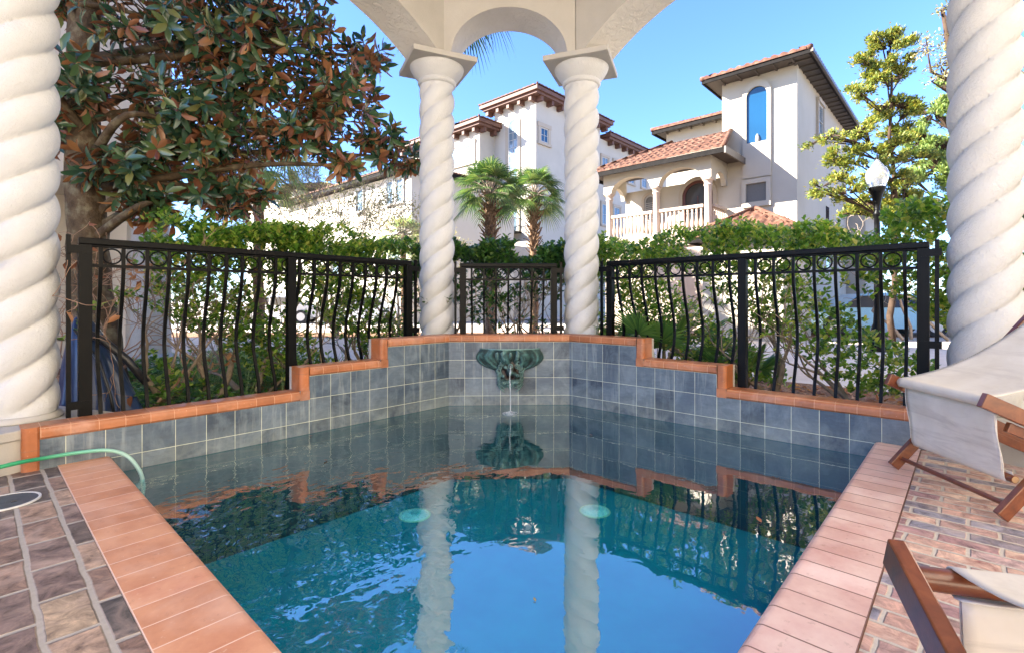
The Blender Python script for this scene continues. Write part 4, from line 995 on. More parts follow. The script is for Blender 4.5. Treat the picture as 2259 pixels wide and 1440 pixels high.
# broadleaf / conifer crowns
def tree(name,base,clumps,label,mat,bark,seed,lsize,n_per,trunkr,leafshape='tri',cat='tree',sprays=False,group=None,flat=.7,bare=0):
    global rnd
    rnd=random.Random(seed); g=np.random.default_rng(seed); base=Vector(base); t=empty(name,tuple(base),label,cat,group)
    top=max((Vector(c) for c,r in clumps),key=lambda v:v.z)
    mb=MB(); n=10; ax=[base.lerp(Vector((top.x,top.y,top.z)),i/n)+Vector((rnd.gauss(0,.05),rnd.gauss(0,.05),0)) for i in range(n+1)]
    mb.tube(ax,[trunkr*(1-.85*i/n)+.01 for i in range(n+1)],10); mb.build('trunk',bark,t,smooth=True)
    P=[];D=[];N=[]; lb=MB()
    for c,r in clumps:
        c=Vector(c); f_=max(.15,min(.95,(c.z-base.z-.4*r)/(top.z-base.z))); root=base.lerp(top,f_*.92)
        mid=(root+c)/2+Vector((rnd.gauss(0,.1),rnd.gauss(0,.1),rnd.gauss(0,.1))); lb.tube([root,mid,c],[trunkr*.3,trunkr*.17,.008],6,cap=False)
        nc=max(3,int(n_per*r*r*9))
        subs=[(Vector((rnd.gauss(0,.62),rnd.gauss(0,.62),rnd.gauss(0,.5)))*r,r*rnd.uniform(.28,.5)) for _ in range(7)] if sprays else [(Vector((0,0,0)),r)]
        for sv,sr in subs: lb.tube([mid,c+sv*.5,c+sv],[.02,.012,.005],4,cap=False) if sprays else None
        for i in range(nc):
            sv,sr=rnd.choice(subs)
            v=Vector((rnd.gauss(0,1),rnd.gauss(0,1),rnd.gauss(0,1))).normalized()*(rnd.random()**.5)*sr; v.z*=flat; v=v+sv; q_=c+v
            lb.tube([c+v*.25,q_],[.008,.003],4,cap=False)
            for k_ in range(12 if sprays else 9):
                o=Vector((rnd.gauss(0,1),rnd.gauss(0,1),rnd.gauss(0,.7))); P.append(tuple(q_+o*lsize*(.6 if sprays else .9)))
                dd=(v.normalized()*.6+Vector((rnd.gauss(0,.5),rnd.gauss(0,.5),rnd.gauss(0,.4)+(.5 if sprays else 0)))); D.append(tuple(dd)); N.append((rnd.gauss(0,.6),rnd.gauss(0,.6),1))
    lb.build('limb',bark,t)
    n_=len(P); Lz=g.uniform(.7,1.3,n_)*lsize
    leafmesh('crown',P,D,N,Lz,Lz*(.42 if sprays else .5),mat,t,'oval' if not sprays else 'tri',.15,.1)
    return t
K=lambda u,v,D:tuple(cw((u-1129.5)/1093.07*D,D,1.2-(v-663.2)/1093.07*D))
cl=[(K(1960,110,12.5),.42),(K(1925,160,12.4),.36),(K(1985,165,12.8),.34),(K(1895,205,12.3),.22),(K(1965,235,12.5),.36),(K(2010,240,12.4),.26),(K(1940,245,12.8),.26),(K(1990,300,12.6),.34),(K(1950,330,12.2),.33),(K(1900,290,12.0),.24),(K(1880,330,12.0),.26),
    (K(1850,350,11.6),.27),(K(1925,375,12.),.30),(K(2010,350,12.9),.28),(K(1845,395,11.4),.20),(K(1810,415,11.2),.17),(K(1870,430,11.2),.22),(K(1830,300,11.8),.18),(K(1885,200,12),.15),(K(1905,140,12.4),.18),(K(1960,400,12.3),.34),(K(1910,440,12.4),.30),(K(1990,430,12.6),.34),(K(2030,460,12.8),.34),(K(1960,470,12.2),.3),(K(1880,470,12),.25)]
tree('cypress_tree',(15.6,1.35,.05),cl,'tall yellow green conifer with open clumps right of the tower house',M['pine'],M['dark_bark'],41,.085,150,.07,sprays=True,flat=.62)
cl=[(K(2060,250,14.5),.55),(K(2090,200,14.5),.4),(K(2045,310,14.2),.5),(K(2100,330,14.2),.6),(K(2070,370,14),.5),(K(2020,400,14),.42),(K(2110,400,14),.5),(K(2140,260,14.5),.5)]
tree('conifer_tree',tuple(cw(13.1,14.3,.05)),cl,'bushier green conifer partly hidden by the large right column',M['pine2'],M['dark_bark'],43,.095,100,.10,sprays=True,flat=.7)
cl=[(K(2045,105,7.4),.17),(K(2075,145,7.5),.20),(K(2055,180,7.5),.10),(K(2085,80,7.5),.14),(K(2078,20,7.4),.12),(K(2120,120,7.6),.3),(K(2200,160,7.8),.35)]
tree('oak_tree',tuple(cw(8.2,8.3,.05)),cl,'small leaved branch tips of an oak peeking out left of the right column, high up',M['olive'],M['dark_bark'],47,.045,60,.10,flat=.9)
# tangle of bare branches between conifer and hedge
rnd=random.Random(51); bt=empty('bare_tree',tuple(cw(13.2,14.8,.08)),'tangle of bare pale branches low between the street lamp and the right column','tree')
for i in range(8):
    mb=MB(); c=cw(10.9+.42*i,13.8+.25*(i%3),.1); branchy(mb,c,(rnd.gauss(0,.35),rnd.gauss(0,.35),1),1.35,.05,5,.6,None,2,4,.04,.2,.007,5); mb.build('branch',M['stem'],bt,smooth=True)
# pale airy trees between magnolia and middle house
def airy(name,lat,d,hgt,label,seed,mat,nleaf,spread=1.4):
    global rnd
    rnd=random.Random(seed); b=cw(lat,d,.06); t=empty(name,tuple(b),label,'tree'); tips=[]
    for i in range(5):
        mb=MB(); branchy(mb,b,(rnd.gauss(0,.5),rnd.gauss(0,.5),1),hgt*.31,.05,6,.52,tips,2,3,.03,.14,.006,5); mb.build('branch',M['stem'],t,smooth=True)
    P=[];D=[];N=[]
    for p,dv_ in tips:
        for k_ in range(nleaf): P.append(tuple(p+Vector((rnd.gauss(0,.10),rnd.gauss(0,.10),rnd.gauss(0,.10))))); D.append(tuple(dv_+Vector((rnd.gauss(0,.6),rnd.gauss(0,.6),rnd.gauss(0,.6))))); N.append((rnd.gauss(0,.6),rnd.gauss(0,.6),1))
    leafmesh('crown',P,D,N,.07,.035,mat,t,'tri')
airy('crape_myrtle',-7.2,15.5,5.3,'nearly bare pale tree with fine fanning branches below the magnolia',61,M['olive'],5)
airy('olive_tree',-5.3,15.0,5.2,'airy pale olive coloured tree in front of the cream house, left of the middle column',63,M['olive'],16)
airy('olive_tree',-3.6,15.6,4.3,'low airy olive coloured bush beside the small pale palm',67,M['olive'],14)

# street lamp ---------------------------------------------------------
lx,ly=13.583,1.486; lamp=empty('street_lamp',(lx,ly,.08),'black post street lamp with a clear acorn glass globe beside the conifer','street lamp')
mb=MB(); mb.lathe((lx,ly,0),[(.17,.08),(.17,.25),(.12,.32),(.11,.6),(.075,.7),(.062,1.0),(.055,2.8),(.052,3.05),(.075,3.09),(.078,3.14),(.055,3.18),(.06,3.3),(.085,3.42),(.10,3.52),(.13,3.60),(.16,3.66),(.165,3.705),(.15,3.71)],22); mb.build('post',M['iron'],lamp,smooth=50)
mb=MB(); mb.lathe((lx,ly,0),[(.145,3.712),(.165,3.76),(.205,3.86),(.222,3.95),(.215,4.03),(.19,4.10),(.15,4.15),(.115,4.175),(.118,4.19),(.09,4.23),(.05,4.29),(.022,4.33)],28,False); mb.build('globe',M['lampglass'],lamp,smooth=True)
mb=MB(); mb.lathe((lx,ly,0),[(.024,4.33),(.03,4.345),(.014,4.37),(.02,4.40),(.004,4.46)],12); mb.build('finial',M['iron'],lamp,smooth=True)

# ------------------------------------------------------------------ houses
def roof(parent,x0,x1,y0,y1,z,tan,da=.07,row=.37,amp=.085,name='roof',mat='tile_roof',per=.27,sides='xyXY'):
    """hip roof of barrel tiles over the rectangle; eave height z"""
    H=min(x1-x0,y1-y0)/2; mb=MB()
    for sd in sides:
        if sd in 'xX': a0,a1=y0,y1
        else: a0,a1=x0,x1
        na=int((a1-a0)/da)+1; nb_=int(H/row)+1
        def pos(a,b,hh):
            if sd=='x': return (x0+b,a,hh)
            if sd=='X': return (x1-b,a,hh)
            if sd=='y': return (a,y0+b,hh)
            return (a,y1-b,hh)
        for r in range(nb_):
            b0=r*row; b1=min(H,(r+1)*row+.0)
            bm=(b0+b1)/2; lo=a0+bm-.06; hi=a1-bm+.06
            if hi<=lo: continue
            n=max(2,int((hi-lo)/da)); G=[[],[],[]]
            for i in range(n+1):
                a=lo+(hi-lo)*i/n; w_=amp*abs(math.cos(math.pi*a/per))**.8
                G[0].append(pos(a,b0-.02,z+b0*tan+.005)); G[1].append(pos(a,b0-.02,z+b0*tan+w_+.035)); G[2].append(pos(a,b1,z+b1*tan+w_*.8))
            mb.grid(G)
    rf=mb.build(name,M[mat],parent)
    cp=MB(); L1,L2=x1-x0,y1-y0
    if L1>=L2: r0,r1=(x0+H,(y0+y1)/2),(x1-H,(y0+y1)/2)
    else: r0,r1=((x0+x1)/2,y0+H),((x0+x1)/2,y1-H)
    zz=z+H*tan+.06
    cn=[(x0,y0),(x1,y0),(x1,y1),(x0,y1)]
    for c in cn:
        rr=r0 if (Vector(c)-Vector(r0)).length<=(Vector(c)-Vector(r1)).length else r1
        cp.tube([(c[0],c[1],z+.05),(rr[0],rr[1],zz)],.085,8)
    if (Vector(r0)-Vector(r1)).length>.05: cp.tube([(*r0,zz),(*r1,zz)],.085,8)
    cp.build('ridge_cap',M[mat],rf,smooth=True)
    return rf
def eave(parent,x0,x1,y0,y1,z,hgt=.17,mat='fascia',ov=.6,rafters=True):
    mb=MB(); t=.05
    for a,b in (((x0,y0,z-hgt),(x1,y0+t,z)),((x0,y1-t,z-hgt),(x1,y1,z)),((x0,y0+t,z-hgt),(x0+t,y1-t,z)),((x1-t,y0+t,z-hgt),(x1,y1-t,z))): mb.box(a,b)
    mb.build('fascia',M[mat],parent)
    mb=MB(); mb.box((x0+t,y0+t,z-.05),(x1-t,y1-t,z-.035))
    if rafters:
        n=int((y1-y0)/.5)
        for i in range(1,n): y=y0+(y1-y0)*i/n; mb.box((x0+t,y-.03,z-hgt+.02),(x0+ov,y+.03,z-.051))
        n=int((x1-x0)/.5)
        for i in range(1,n): x=x0+(x1-x0)*i/n; mb.box((x-.03,y0+t,z-hgt+.02),(x+.03,y0+ov,z-.051))
    mb.build('soffit',M['soffit'],parent)
def win(parent,plane,c,a0,a1,z0,z1,gl='glass',frame_w=.08,trim=.14,mull=(1,1),proud=.02,arch=False,sill=True,trimmat='cream_trim',surround=True,fd=.03):
    """window on plane x=c ('x', facing -x) or y=c ('y', facing -y)"""
    def P(a,o,z): return (c-o,a,z) if plane=='x' else (a,c-o,z)
    def B(mb,a_0,a_1,z_0,z_1,o0,o1):
        pa=P(a_0,o0,z_0); pb=P(a_1,o1,z_1); mb.box(tuple(min(i,j) for i,j in zip(pa,pb)),tuple(max(i,j) for i,j in zip(pa,pb)))
    am=(a0+a1)/2; hw=(a1-a0)/2; zs=z1-hw if arch else z1
    mb=MB()
    if arch:
        B(mb,a0+frame_w,a1-frame_w,z0+frame_w,zs,.004,proud-.008)
        pts=[(am+(hw-frame_w)*math.cos(math.pi*i/20),zs+(hw-frame_w)*math.sin(math.pi*i/20)) for i in range(21)]
        mb.poly([P(a,proud-.008,z) for a,z in pts])
    else: B(mb,a0+frame_w,a1-frame_w,z0+frame_w,z1-frame_w,.004,proud-.008)
    w_=MB(); 
    B(w_,a0,a0+frame_w,z0,zs,.003,proud+fd); B(w_,a1-frame_w,a1,z0,zs,.003,proud+fd); B(w_,a0+frame_w,a1-frame_w,z0,z0+frame_w,.003,proud+fd)
    if arch:
        for i in range(20):
            t0,t1=math.pi*i/20,math.pi*(i+1)/20; r0,r1=hw-frame_w,hw
            q_=[(am+r*math.cos(t),zs+r*math.sin(t)) for r,t in ((r0,t0),(r1,t0),(r1,t1),(r0,t1))]
            w_.poly([P(a,proud+fd,z) for a,z in q_]); w_.poly([P(q_[0][0],.003,q_[0][1]),P(q_[0][0],proud+fd,q_[0][1]),P(q_[3][0],proud+fd,q_[3][1]),P(q_[3][0],.003,q_[3][1])])
    else: B(w_,a0+frame_w,a1-frame_w,z1-frame_w,z1,.003,proud+fd)
    nv,nh=mull; bw=frame_w*.35
    for i in range(1,nv): a=a0+(a1-a0)*i/nv; B(w_,a-bw/2,a+bw/2,z0+frame_w,zs-(0 if arch else frame_w),proud-.007,proud+fd*.7)
    for i in range(1,nh): z=z0+(zs-z0)*i/nh; B(w_,a0+frame_w,a1-frame_w,z-bw/2,z+bw/2,proud-.006,proud+fd*.8)
    wo=w_.build('window',M['white_trim'],parent); mb.build('pane',M[gl],wo)
    if surround:
        s=MB(); o1=proud+fd+.04
        B(s,a0-trim,a0-.002,z0,zs,.002,o1); B(s,a1+.002,a1+trim,z0,zs,.002,o1)
        if arch:
            for i in range(20):
                t0,t1=math.pi*i/20,math.pi*(i+1)/20; r0,r1=hw+.002,hw+trim
                q_=[(am+r*math.cos(t),zs+r*math.sin(t)) for r,t in ((r0,t0),(r1,t0),(r1,t1),(r0,t1))]
                s.poly([P(a,o1,z) for a,z in q_]); s.poly([P(q_[1][0],.002,q_[1][1]),P(q_[1][0],o1,q_[1][1]),P(q_[2][0],o1,q_[2][1]),P(q_[2][0],.002,q_[2][1])]); s.poly([P(q_[0][0],.002,q_[0][1]),P(q_[0][0],o1,q_[0][1]),P(q_[3][0],o1,q_[3][1]),P(q_[3][0],.002,q_[3][1])])
        else: B(s,a0-trim*1.15,a1+trim*1.15,z1+.002,z1+trim*1.1,.002,o1+.03)
        s.build('surround',M[trimmat],wo)
        if sill: s=MB(); B(s,a0-trim*1.2,a1+trim*1.2,z0-trim*.8,z0-.003,.002,o1+.06); s.build('sill',M[trimmat],wo)
    return wo

# ---- right house: tower, loggia and side wing
H=empty('tower_house',(20,6,.08),'cream villa with square tower, blue arched window and balustraded loggia, right of centre','house')
XT=18.15
mb=MB(); mb.box((XT,4.10,.05),(27.0,6.48,8.92)); mb.build('tower_wall',M['house'],H)
mb=MB(); mb.box((XT,6.481,.05),(27.0,10.35,5.6)); mb.box((20.5,6.481,5.6),(26.9,9.70,8.55)); mb.build('wall',M['house'],H)
roof(H,17.40,27.7,3.55,6.95,8.95,.33,name='tower_roof',amp=.10); eave(H,17.42,27.68,3.57,6.93,8.945,.12,ov=.72)
# taupe gutter along the tower's side
mb=MB(); mb.box((17.42,3.49,8.85),(27.68,3.565,8.96)); mb.build('gutter',M['gutter'],H)
roof(H,19.95,27.4,6.0,10.15,8.55,.36,name='wing_roof'); eave(H,19.97,27.38,6.49,10.13,8.545,.15,ov=.5)
# raised arched panel and its window
mb=MB(); y0,y1,zs=4.86,5.76,8.16; hw=.45; am=5.31; hi=.33
G=[]
def PX(a,o,z): return (XT-o,a,z)
outer_=[(am+hw*math.cos(math.pi*i/24),8.27+hw*math.sin(math.pi*i/24)) for i in range(25)]
inner_=[(am+hi*math.cos(math.pi*i/24),8.17+hi*math.sin(math.pi*i/24)) for i in range(25)]
o1=.085
for i in range(24):
    a,b,c,d=inner_[i],outer_[i],outer_[i+1],inner_[i+1]
    mb.poly([PX(a[0],o1,a[1]),PX(b[0],o1,b[1]),PX(c[0],o1,c[1]),PX(d[0],o1,d[1])]); mb.poly([PX(b[0],0,b[1]),PX(b[0],o1,b[1]),PX(c[0],o1,c[1]),PX(c[0],0,c[1])]); mb.poly([PX(a[0],0,a[1]),PX(a[0],o1,a[1]),PX(d[0],o1,d[1]),PX(d[0],0,d[1])])
mb.poly([PX(am+hw,o1,8.27),PX(am+hi,o1,8.17),PX(am+hi,o1,6.60),PX(am+hw,o1,6.60)]); mb.poly([PX(am-hw,o1,8.27),PX(am-hi,o1,8.17),PX(am-hi,o1,6.60),PX(am-hw,o1,6.60)])
mb.poly([PX(am+hi,0,8.17),PX(am+hi,o1,8.17),PX(am+hi,o1,6.60),PX(am+hi,0,6.60)]); mb.poly([PX(am-hi,0,8.17),PX(am-hi,o1,8.17),PX(am-hi,o1,6.60),PX(am-hi,0,6.60)])
mb.poly([PX(am-hw,o1,5.40),PX(am+hw,o1,5.40),PX(am+hw,o1,6.60),PX(am-hw,o1,6.60)])
for sg in (-1,1): mb.poly([PX(am+sg*hw,0,5.40),PX(am+sg*hw,o1,5.40),PX(am+sg*hw,o1,8.27),PX(am+sg*hw,0,8.27)])
mb.poly([PX(am-hi,0,6.60),PX(am+hi,0,6.60),PX(am+hi,o1,6.60),PX(am-hi,o1,6.60)])
mb.build('panel',M['house'],H)
mb=MB(); mb.poly([PX(a,.012,z) for a,z in inner_]+[PX(am-hi,.012,6.601),PX(am+hi,.012,6.601)]); pn=mb.build('arched_window',M['glass_blue'],H)
mb=MB(); mb.lathe((XT-.05,am-.02,6.601),[(.05,0),(.065,.06),(.06,.16),(.035,.24),(.02,.27)],12); mb.build('vase',M['white_trim'],pn,smooth=True)
# screened square opening under it
mb=MB(); mb.box((XT-.02,5.0,4.57),(XT-.001,5.65,5.2)); sq=mb.build('square_window',M['screen'],H)
mb=MB()
for a,b in (((XT-.11,4.86,4.40),(XT-.001,5.0,5.36)),((XT-.11,5.65,4.40),(XT-.001,5.78,5.36)),((XT-.11,5.0,5.2),(XT-.001,5.65,5.36)),((XT-.11,5.0,4.40),(XT-.001,5.65,4.57))): mb.box(a,b)
mb.build('frame',M['house'],sq)
win(H,'y',4.10,21.0,21.85,7.28,8.50,'glass',.06,.12,(1,2),.02,False,True,'cream_trim')
mb=MB(); mb.box((22.6,4.085,2.5),(23.15,4.099,4.9)); mb.build('slit_window',M['glass_dark'],H)
# loggia
lg=MB(); XB=16.8
ys=[10.29,8.33,6.46]
mb=MB(); mb.box((XB-.15,6.15,3.30),(XT,10.55,3.50)); mb.box((XB,6.30,.05),(XT,10.47,3.30)); mb.box((XB-.10,6.2,3.12),(XT,10.5,3.30)); mb.build('balcony_floor',M['stone'],H)
# front wall above the columns with two arches, back wall, left side
W=MB(); S=MB(); z0=5.32; zt=6.05; t=.16
spans=[(10.47,10.12,None),(10.12,8.50,'a'),(8.50,8.16,None),(8.16,6.64,'a'),(6.64,6.30,None)]
for a,b,k_ in spans:
    for o in (-t,t):
        if k_ is None: W.poly([(XB+o,a,z0),(XB+o,b,z0),(XB+o,b,zt),(XB+o,a,zt)])
        else:
            m_=(a+b)/2; hw_=abs(a-b)/2
            for i in range(20):
                a_0=m_+hw_*math.cos(math.pi*i/20); a_1=m_+hw_*math.cos(math.pi*(i+1)/20); zz0=z0+.50*math.sin(math.pi*i/20); zz1=z0+.50*math.sin(math.pi*(i+1)/20)
                W.poly([(XB+o,a_0,zz0),(XB+o,a_1,zz1),(XB+o,a_1,zt),(XB+o,a_0,zt)])
                if o>0: W.poly([(XB-t,a_0,zz0),(XB-t,a_1,zz1),(XB+t,a_1,zz1),(XB+t,a_0,zz0)])
    if k_ is None: W.poly([(XB-t,a,z0),(XB-t,b,z0),(XB+t,b,z0),(XB+t,a,z0)])
for yy in (6.30,10.47):   # end walls with a small arch each
    for o in (0,.16):
        y=yy+o*(1 if yy<8 else -1)
        for i in range(14):
            c_=(XB+XT)/2+.05; a_0=c_+.46*math.cos(math.pi*i/14); a_1=c_+.46*math.cos(math.pi*(i+1)/14); z_0=5.25+.4*math.sin(math.pi*i/14); z_1=5.25+.4*math.sin(math.pi*(i+1)/14)
            W.poly([(a_0,y,z_0),(a_1,y,z_1),(a_1,y,zt),(a_0,y,zt)])
            if o==0: y2=yy+.16*(1 if yy<8 else -1); W.poly([(a_0,y,z_0),(a_1,y,z_1),(a_1,y2,z_1),(a_0,y2,z_0)])
        W.poly([(XB-t,y,5.25),(XB+.265,y,5.25),(XB+.265,y,zt),(XB-t,y,zt)]); W.poly([((XB+XT)/2+.51,y,5.25),(XT,y,5.25),(XT,y,zt),((XB+XT)/2+.51,y,zt)])
W.build('arched_wall',M['house'],H)
for y in ys:
    mb=MB(); mb.lathe((XB,y,0),[(.17,3.501),(.17,3.60),(.13,3.64),(.125,3.7),(.115,5.05),(.15,5.10),(.12,5.14),(.15,5.24),(.19,5.26),(.19,5.318)],18); mb.build('loggia_column',M['stone'],H,smooth=50)
def balustrade(p0,p1,n,zb=3.51):
    p0,p1=Vector(p0),Vector(p1); mb=MB(); mb.bar((p0.x,p0.y,zb+.91),(p1.x,p1.y,zb+.91),.17,.10); mb.bar((p0.x,p0.y,zb+.05),(p1.x,p1.y,zb+.05),.18,.085); bo=mb.build('balustrade',M['stone'],H)
    for i in range(n):
        q_=p0.lerp(p1,(i+.5)/n); b_=MB(); b_.lathe((q_.x,q_.y,zb),[(.045,.094),(.045,.13),(.03,.16),(.04,.2),(.068,.30),(.065,.38),(.04,.52),(.028,.66),(.042,.70),(.03,.74),(.045,.80),(.045,.858)],10); b_.build('baluster',M['stone'],bo,smooth=50)
balustrade((XB,10.16,0),(XB,8.48,0),11); balustrade((XB,8.18,0),(XB,6.61,0),10); balustrade((XB+.14,6.38,0),(XT-.05,6.38,0),7)
# loggia roof (hipped lean-to)
mb=MB(); tan=.55; xe,ye0,ye1=16.18,5.72,11.0
nx=int((XT-xe)/.33)
for r in range(nx+1):
    b0=r*.33; b1=min(XT-xe,b0+.33); bm=(b0+b1)/2; lo=ye0+bm*.25; hi=ye1-bm*1.35; n=int((hi-lo)/.065); G=[[],[],[]]
    for i in range(n+1):
        a=lo+(hi-lo)*i/n; w_=.085*abs(math.cos(math.pi*a/.25))**.8; z=6.10
        G[0].append((xe+b0-.02,a,z+b0*tan)); G[1].append((xe+b0-.02,a,z+b0*tan+w_+.03)); G[2].append((xe+b1,a,z+b1*tan+w_*.8))
    mb.grid(G)
for r in range(8):
    b0=r*.34; b1=b0+.34; lo=xe+b0/1.35; n=max(3,int((XT-lo)/.065)); G=[[],[],[]]
    for i in range(n+1):
        a=lo+(XT-lo)*i/n; w_=.085*abs(math.cos(math.pi*a/.25))**.8; z=6.10
        G[0].append((a,ye1-b0+.02,z+b0*.41)); G[1].append((a,ye1-b0+.02,z+b0*.41+w_+.03)); G[2].append((a,ye1-b1,z+b1*.41+w_*.8))
    mb.grid(G)
lr=mb.build('loggia_roof',M['tile_roof'],H)
mb=MB(); mb.tube([(xe,ye1,6.15),(XT,ye1-2.66,7.25)],.08,8); mb.build('ridge_cap',M['tile_roof'],lr,smooth=True)
mb=MB(); mb.tube([(xe,ye0,6.15),(XT,ye0+.48,7.22)],.08,8); mb.build('ridge_cap',M['tile_roof'],lr,smooth=True)
mb=MB(); mb.box((xe,ye0,5.93),(xe+.05,ye1,6.10)); mb.box((xe+.05,ye1-.05,5.93),(XT,ye1,6.10)); mb.build('fascia',M['fascia'],H)
mb=MB(); mb.box((xe,ye0-.06,5.90),(XT,ye0-.002,6.12)); mb.build('gutter',M['gutter'],H)
mb=MB(); mb.box((xe+.051,ye0,6.052),(XT-.001,ye1-.051,6.07)); mb.build('soffit',M['soffit'],H)
# arched glass door and shuttered window on the back wall of the loggia
dr=win(H,'x',XT,6.78,7.92,3.52,5.62,'glass_dark',.10,.14,(2,1),.03,True,False,'cream_trim')
dr.name='loggia_door'; dr.data.materials[0]=M['doorwood']
sw=win(H,'x',XT,9.02,9.48,4.05,5.35,'screen',.05,.12,(1,14),.03,True,True,'cream_trim')
# lower tiled roof in front of the tower base
mb=MB(); mb.box((14.9,3.7,.05),(XT,5.9,3.02)); mb.build('porch_wall',M['house'],H)
roof(H,14.5,18.14,3.2,6.3,3.06,.56,name='porch_roof',da=.06); eave(H,14.52,18.13,3.22,6.28,3.05,.14,rafters=False)
# rear low roof seen behind the cypress
mb=MB(); mb.box((27.2,3.4,.05),(31,8,5.3)); mb.build('rear_wall',M['house'],H); roof(H,26.9,31.6,2.6,8.4,5.35,.4,name='rear_roof',da=.12)

# ---- middle house (four storeys, brown bracketed cornice)
H2=empty('apartment_villa',(34,27,.08),'tall white villa with brown bracketed cornice, behind the two palms','house')
X2=27.66
mb=MB(); mb.box((X2,23.11,.05),(36.2,27.32,15.98)); mb.build('tower_wall',M['house2'],H2)
mb=MB(); mb.box((26.04,27.321,.05),(36,36.5,14.25)); mb.box((36.201,23.4,.05),(52,33,15.2)); mb.build('wall',M['house2'],H2)
def cornice(x0,x1,y0,y1,z,t=.55,brk=1.15):
    mb=MB(); mb.box((x0,y0,z-.28),(x1,y1,z)); mb.box((x0+.18,y0+.18,z-.46),(x1-.18,y1-.18,z-.281)); mb.build('cornice',M['fascia_brown'],H2,bevel=.02)
    n=int((y1-y0-1.2)/brk)
    for i in range(n+1): y=y0+.95+(y1-y0-1.5)*i/max(1,n); mb=MB(); mb.box((x0+.3,y-.13,z-.80),(x0+.86,y+.13,z-.461)); mb.build('bracket',M['fascia_brown'],H2)
    n=int((x1-x0-1.2)/brk)
    for i in range(n+1): x=x0+.95+(x1-x0-1.5)*i/max(1,n); mb=MB(); mb.box((x-.13,y0+.3,z-.80),(x+.13,y0+.86,z-.461)); mb.build('bracket',M['fascia_brown'],H2)
cornice(26.8,37.0,22.26,28.15,16.40); roof(H2,26.75,37.05,22.2,28.2,16.41,.22,da=.16,row=.6,per=.42,amp=.07,name='tower_roof')
cornice(25.2,36.8,26.5,37.3,14.75); roof(H2,25.15,36.8,28.3,37.35,14.76,.2,da=.2,row=.7,per=.42,amp=.07,name='wing_roof',sides='xY')
mb=MB(); 
roof(H2,25.15,27.6,26.45,33,14.76,.2,da=.16,row=.6,per=.42,amp=.07,name='wing_roof',sides='xy')
cornice(37.05,53,22.6,34,15.65); roof(H2,37.0,53,22.55,34,15.66,.2,da=.25,row=.8,per=.42,amp=.07,name='side_roof',sides='y')
win(H2,'x',X2,24.84,25.82,9.9,14.95,'glass',.09,.26,(2,8),.02,True,True,'cream_trim')
win(H2,'x',X2,24.84,25.75,6.35,8.4,'glass',.09,.22,(1,2),.02)
win(H2,'y',23.11,28.15,29.05,12.85,13.95,'glass_blue',.09,.28,(2,2),.02)
win(H2,'x',26.04,28.0,30.8,11.9,13.3,'glass',.10,.25,(3,1),.02)
for a in (28.1,29.6,31.1): win(H2,'x',26.04,a,a+.8,6.9,8.8,'glass',.09,.2,(2,2),.02)
for x in (36.9,38.9,41.5,44.0): win(H2,'y',23.4,x,x+1.0,12.2,13.7,'glass',.09,.2,(2,2),.02); win(H2,'y',23.4,x,x+1.0,7.8,9.6,'glass',.09,.2,(2,2),.02); win(H2,'y',23.4,x,x+1.0,4.6,6.2,'glass_dark',.09,.2,(2,2),.02)
mb=MB(); mb.box((X2-.8,24.5,6.18),(X2-.001,26.3,6.32)); bo=mb.build('iron_balcony',M['iron'],H2)
mb=MB()
for i in range(13): y=24.55+1.7*i/12; mb.tube([(X2-.74,y,6.321),(X2-.90,y,6.6),(X2-.80,y,6.9),(X2-.74,y,7.25)],.018,5)
for i in range(5): x=X2-.7+.65*i/4; mb.tube([(x,24.52,6.321),(x,24.52,7.25)],.018,5)
mb.tube([(X2-.02,24.52,7.27),(X2-.74,24.52,7.27),(X2-.74,26.28,7.27),(X2-.02,26.28,7.27)],.03,6); mb.build('railing',M['iron'],bo)
mb=MB(); mb.box((24.6,22.5,.05),(X2-.9,23.6,4.9)); mb.box((X2-.899,22.9,4.2),(34,23.0,4.7)); mb.build('garden_pier',M['cream_trim'],H2)

# ---- pale two storey house to the left of the middle column
H3=empty('cream_house',(17,24,.08),'cream two storey house with paired windows, left of the middle column','house')
mb=MB(); mb.box((14.55,20.1,.05),(22,34,7.55)); mb.build('wall',M['house2'],H3)
roof(H3,14.0,22.6,19.6,34.5,7.75,.30,da=.11,row=.42,name='roof'); eave(H3,14.02,22.58,19.62,34.48,7.745,.18,ov=.5,rafters=False)
for a0,a1 in ((20.75,21.35),(21.62,22.22),(24.5,25.2)): win(H3,'x',14.55,a0,a1,6.12,7.33,'glass',.05,.08,(1,2),.02,False,True,'white_trim')
for a0 in (21.0,24.0,27.0): win(H3,'x',14.55,a0,a0+1.0,2.6,4.2,'glass',.06,.1,(1,2),.02,False,True,'white_trim')
# ---- brick-roofed house farther left
H4=empty('distant_house',(20,40,.08),'distant house with a plain red roof glimpsed between magnolia leaves and the cream house','house')
mb=MB(); mb.box((16,36.5,.05),(26,46,9.4)); mb.build('wall',M['house2'],H4); roof(H4,15.3,26.7,35.8,46.7,9.45,.35,da=.2,row=.5,per=.4,name='roof')
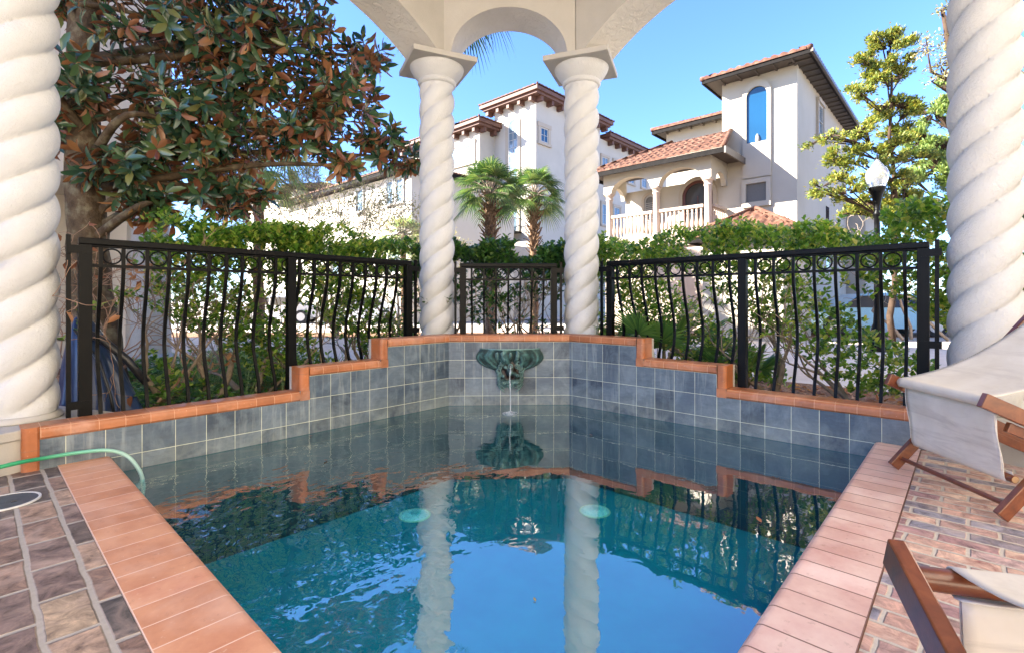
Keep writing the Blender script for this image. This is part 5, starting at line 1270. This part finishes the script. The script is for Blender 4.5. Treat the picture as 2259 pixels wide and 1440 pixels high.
# ---- warm cream neighbour's house behind the magnolia with a white columned porch
H5=empty('neighbour_house',(-4,16,.08),"tall cream house wall behind the magnolia tree on the far left",'house')
mb=MB(); mb.box((-16,9.6,3.0),(2.2,20,9.6)); mb.box((-16,11.4,.05),(2.2,20,3.0)); mb.build('wall',M['cream_wall'],H5)
mb=MB(); mb.box((-16.3,9.3,9.6),(2.45,20.3,9.85)); mb.build('cornice',M['cream_trim'],H5)
for (x,y,r) in ((1.85,9.25,.26),(2.0,10.6,.24),(.1,9.9,.24)):
    mb=MB(); mb.lathe((x,y,0),[(r+.16,.08),(r+.16,.22),(r+.06,.26),(r+.08,.34),(r,.40),(r*.98,1.6),(r*.9,2.75),(r+.05,2.8),(r+.1,2.99)],26); mb.build('porch_column',M['white_trim'],H5,smooth=50)
win(H5,'y',9.6,-3.2,-2.0,4.6,6.6,'glass',.08,.18,(2,3),.02)

# ---- unseen cream wall added behind the camera to bounce warm sunlight
H6=empty('bounce_wall',(0,-5,.08),'unseen cream wall added behind the camera to bounce warm light','house')
mb=MB(); mb.box((-12,-9,.05),(13,-3.6,8.5)); mb.build('wall',M['cream_wall'],H6)
# ---- cars
def car(loc,rz,label,paint,L=4.5,Wd=1.8):
    t=empty('parked_car',loc,label,'car','cars parked along the street',rz)
    pr=[(-.5,.30),(-.495,.62),(-.46,.74),(-.30,.82),(-.20,1.16),(-.12,1.34),(.08,1.38),(.22,1.30),(.33,.96),(.44,.88),(.49,.76),(.5,.34),(.40,.24),(-.40,.24)]
    mb=MB(); Mx=t.matrix_basis
    lay=[(-.5,.93),(-.47,.985),(-.40,1.0),(.40,1.0),(.47,.985),(.5,.93)]
    G=[]
    for w_,s in lay:
        row=[]
        for x,z in pr+[pr[0]]:
            inn=1.0
            if z>.85: inn=1-.28*(z-.85)
            row.append(Mx@Vector((x*L*(1-(1-s)*.4),w_*Wd*inn,.24+(z-.24)*s)))
        G.append(row)
    mb.grid(G); mb.poly([p for p in G[0][:-1]]); mb.poly([p for p in G[-1][:-1]][::-1]); mb.build('body',paint,t,smooth=35)
    gm=MB()
    for sg in (-1,1):
        for x0,x1,x2,x3 in ((-.265,-.035,-.035,-.15),(-.015,.275,.19,-.015)):
            gm.poly([Mx@Vector((a*L,sg*(Wd/2*(1-.28*(z-.85))+.012),z)) for a,z in ((x0,.90),(x1,.90),(x2,1.27),(x3,1.27))])
    gm.poly([Mx@Vector((a*L+.015,y,z)) for a,y,z in ((.325,-.7,1.0),(.325,.7,1.0),(.232,.62,1.28),(.232,-.62,1.28))]); gm.build('side_window',M['glass_dark'],t)
    for sx in (-.31,.31):
        for sy in (-1,1):
            wb=MB(); c=Vector((sx*L,sy*(Wd/2-.06),.33)); wb.tube([Mx@(c-Vector((0,.11,0))),Mx@(c+Vector((0,.11,0)))],.33,20); wo=wb.build('wheel',M['tyre'],t,smooth=40)
            wb=MB(); wb.tube([Mx@(c-Vector((0,.118,0))),Mx@(c+Vector((0,.118,0)))],.20,14); wb.build('rim',M['car_silver'],wo,smooth=40)
    for sy in (-1,1):
        wb=MB(); p=Mx@Vector((.487*L,sy*.62,.70)); q_=Mx@Vector((.47*L,sy*.80,.74)); wb.bar(p,q_,.10,.13); wb.build('headlight',M['lampglass'],t)
car((10.4,25.6,.08),R(-42),'silver car parked beyond the left fence, glimpsed through the hedge stems',M['car_silver'])
car((13.6,23.0,.08),R(-47),'white van-like car parked beyond the left fence nearer the middle column',M['car_white'])
car((20.2,2.4,.08),R(-60),'pale blue car parked beyond the right hedge',M['car_blue'])
bpy.context.view_layer.update()
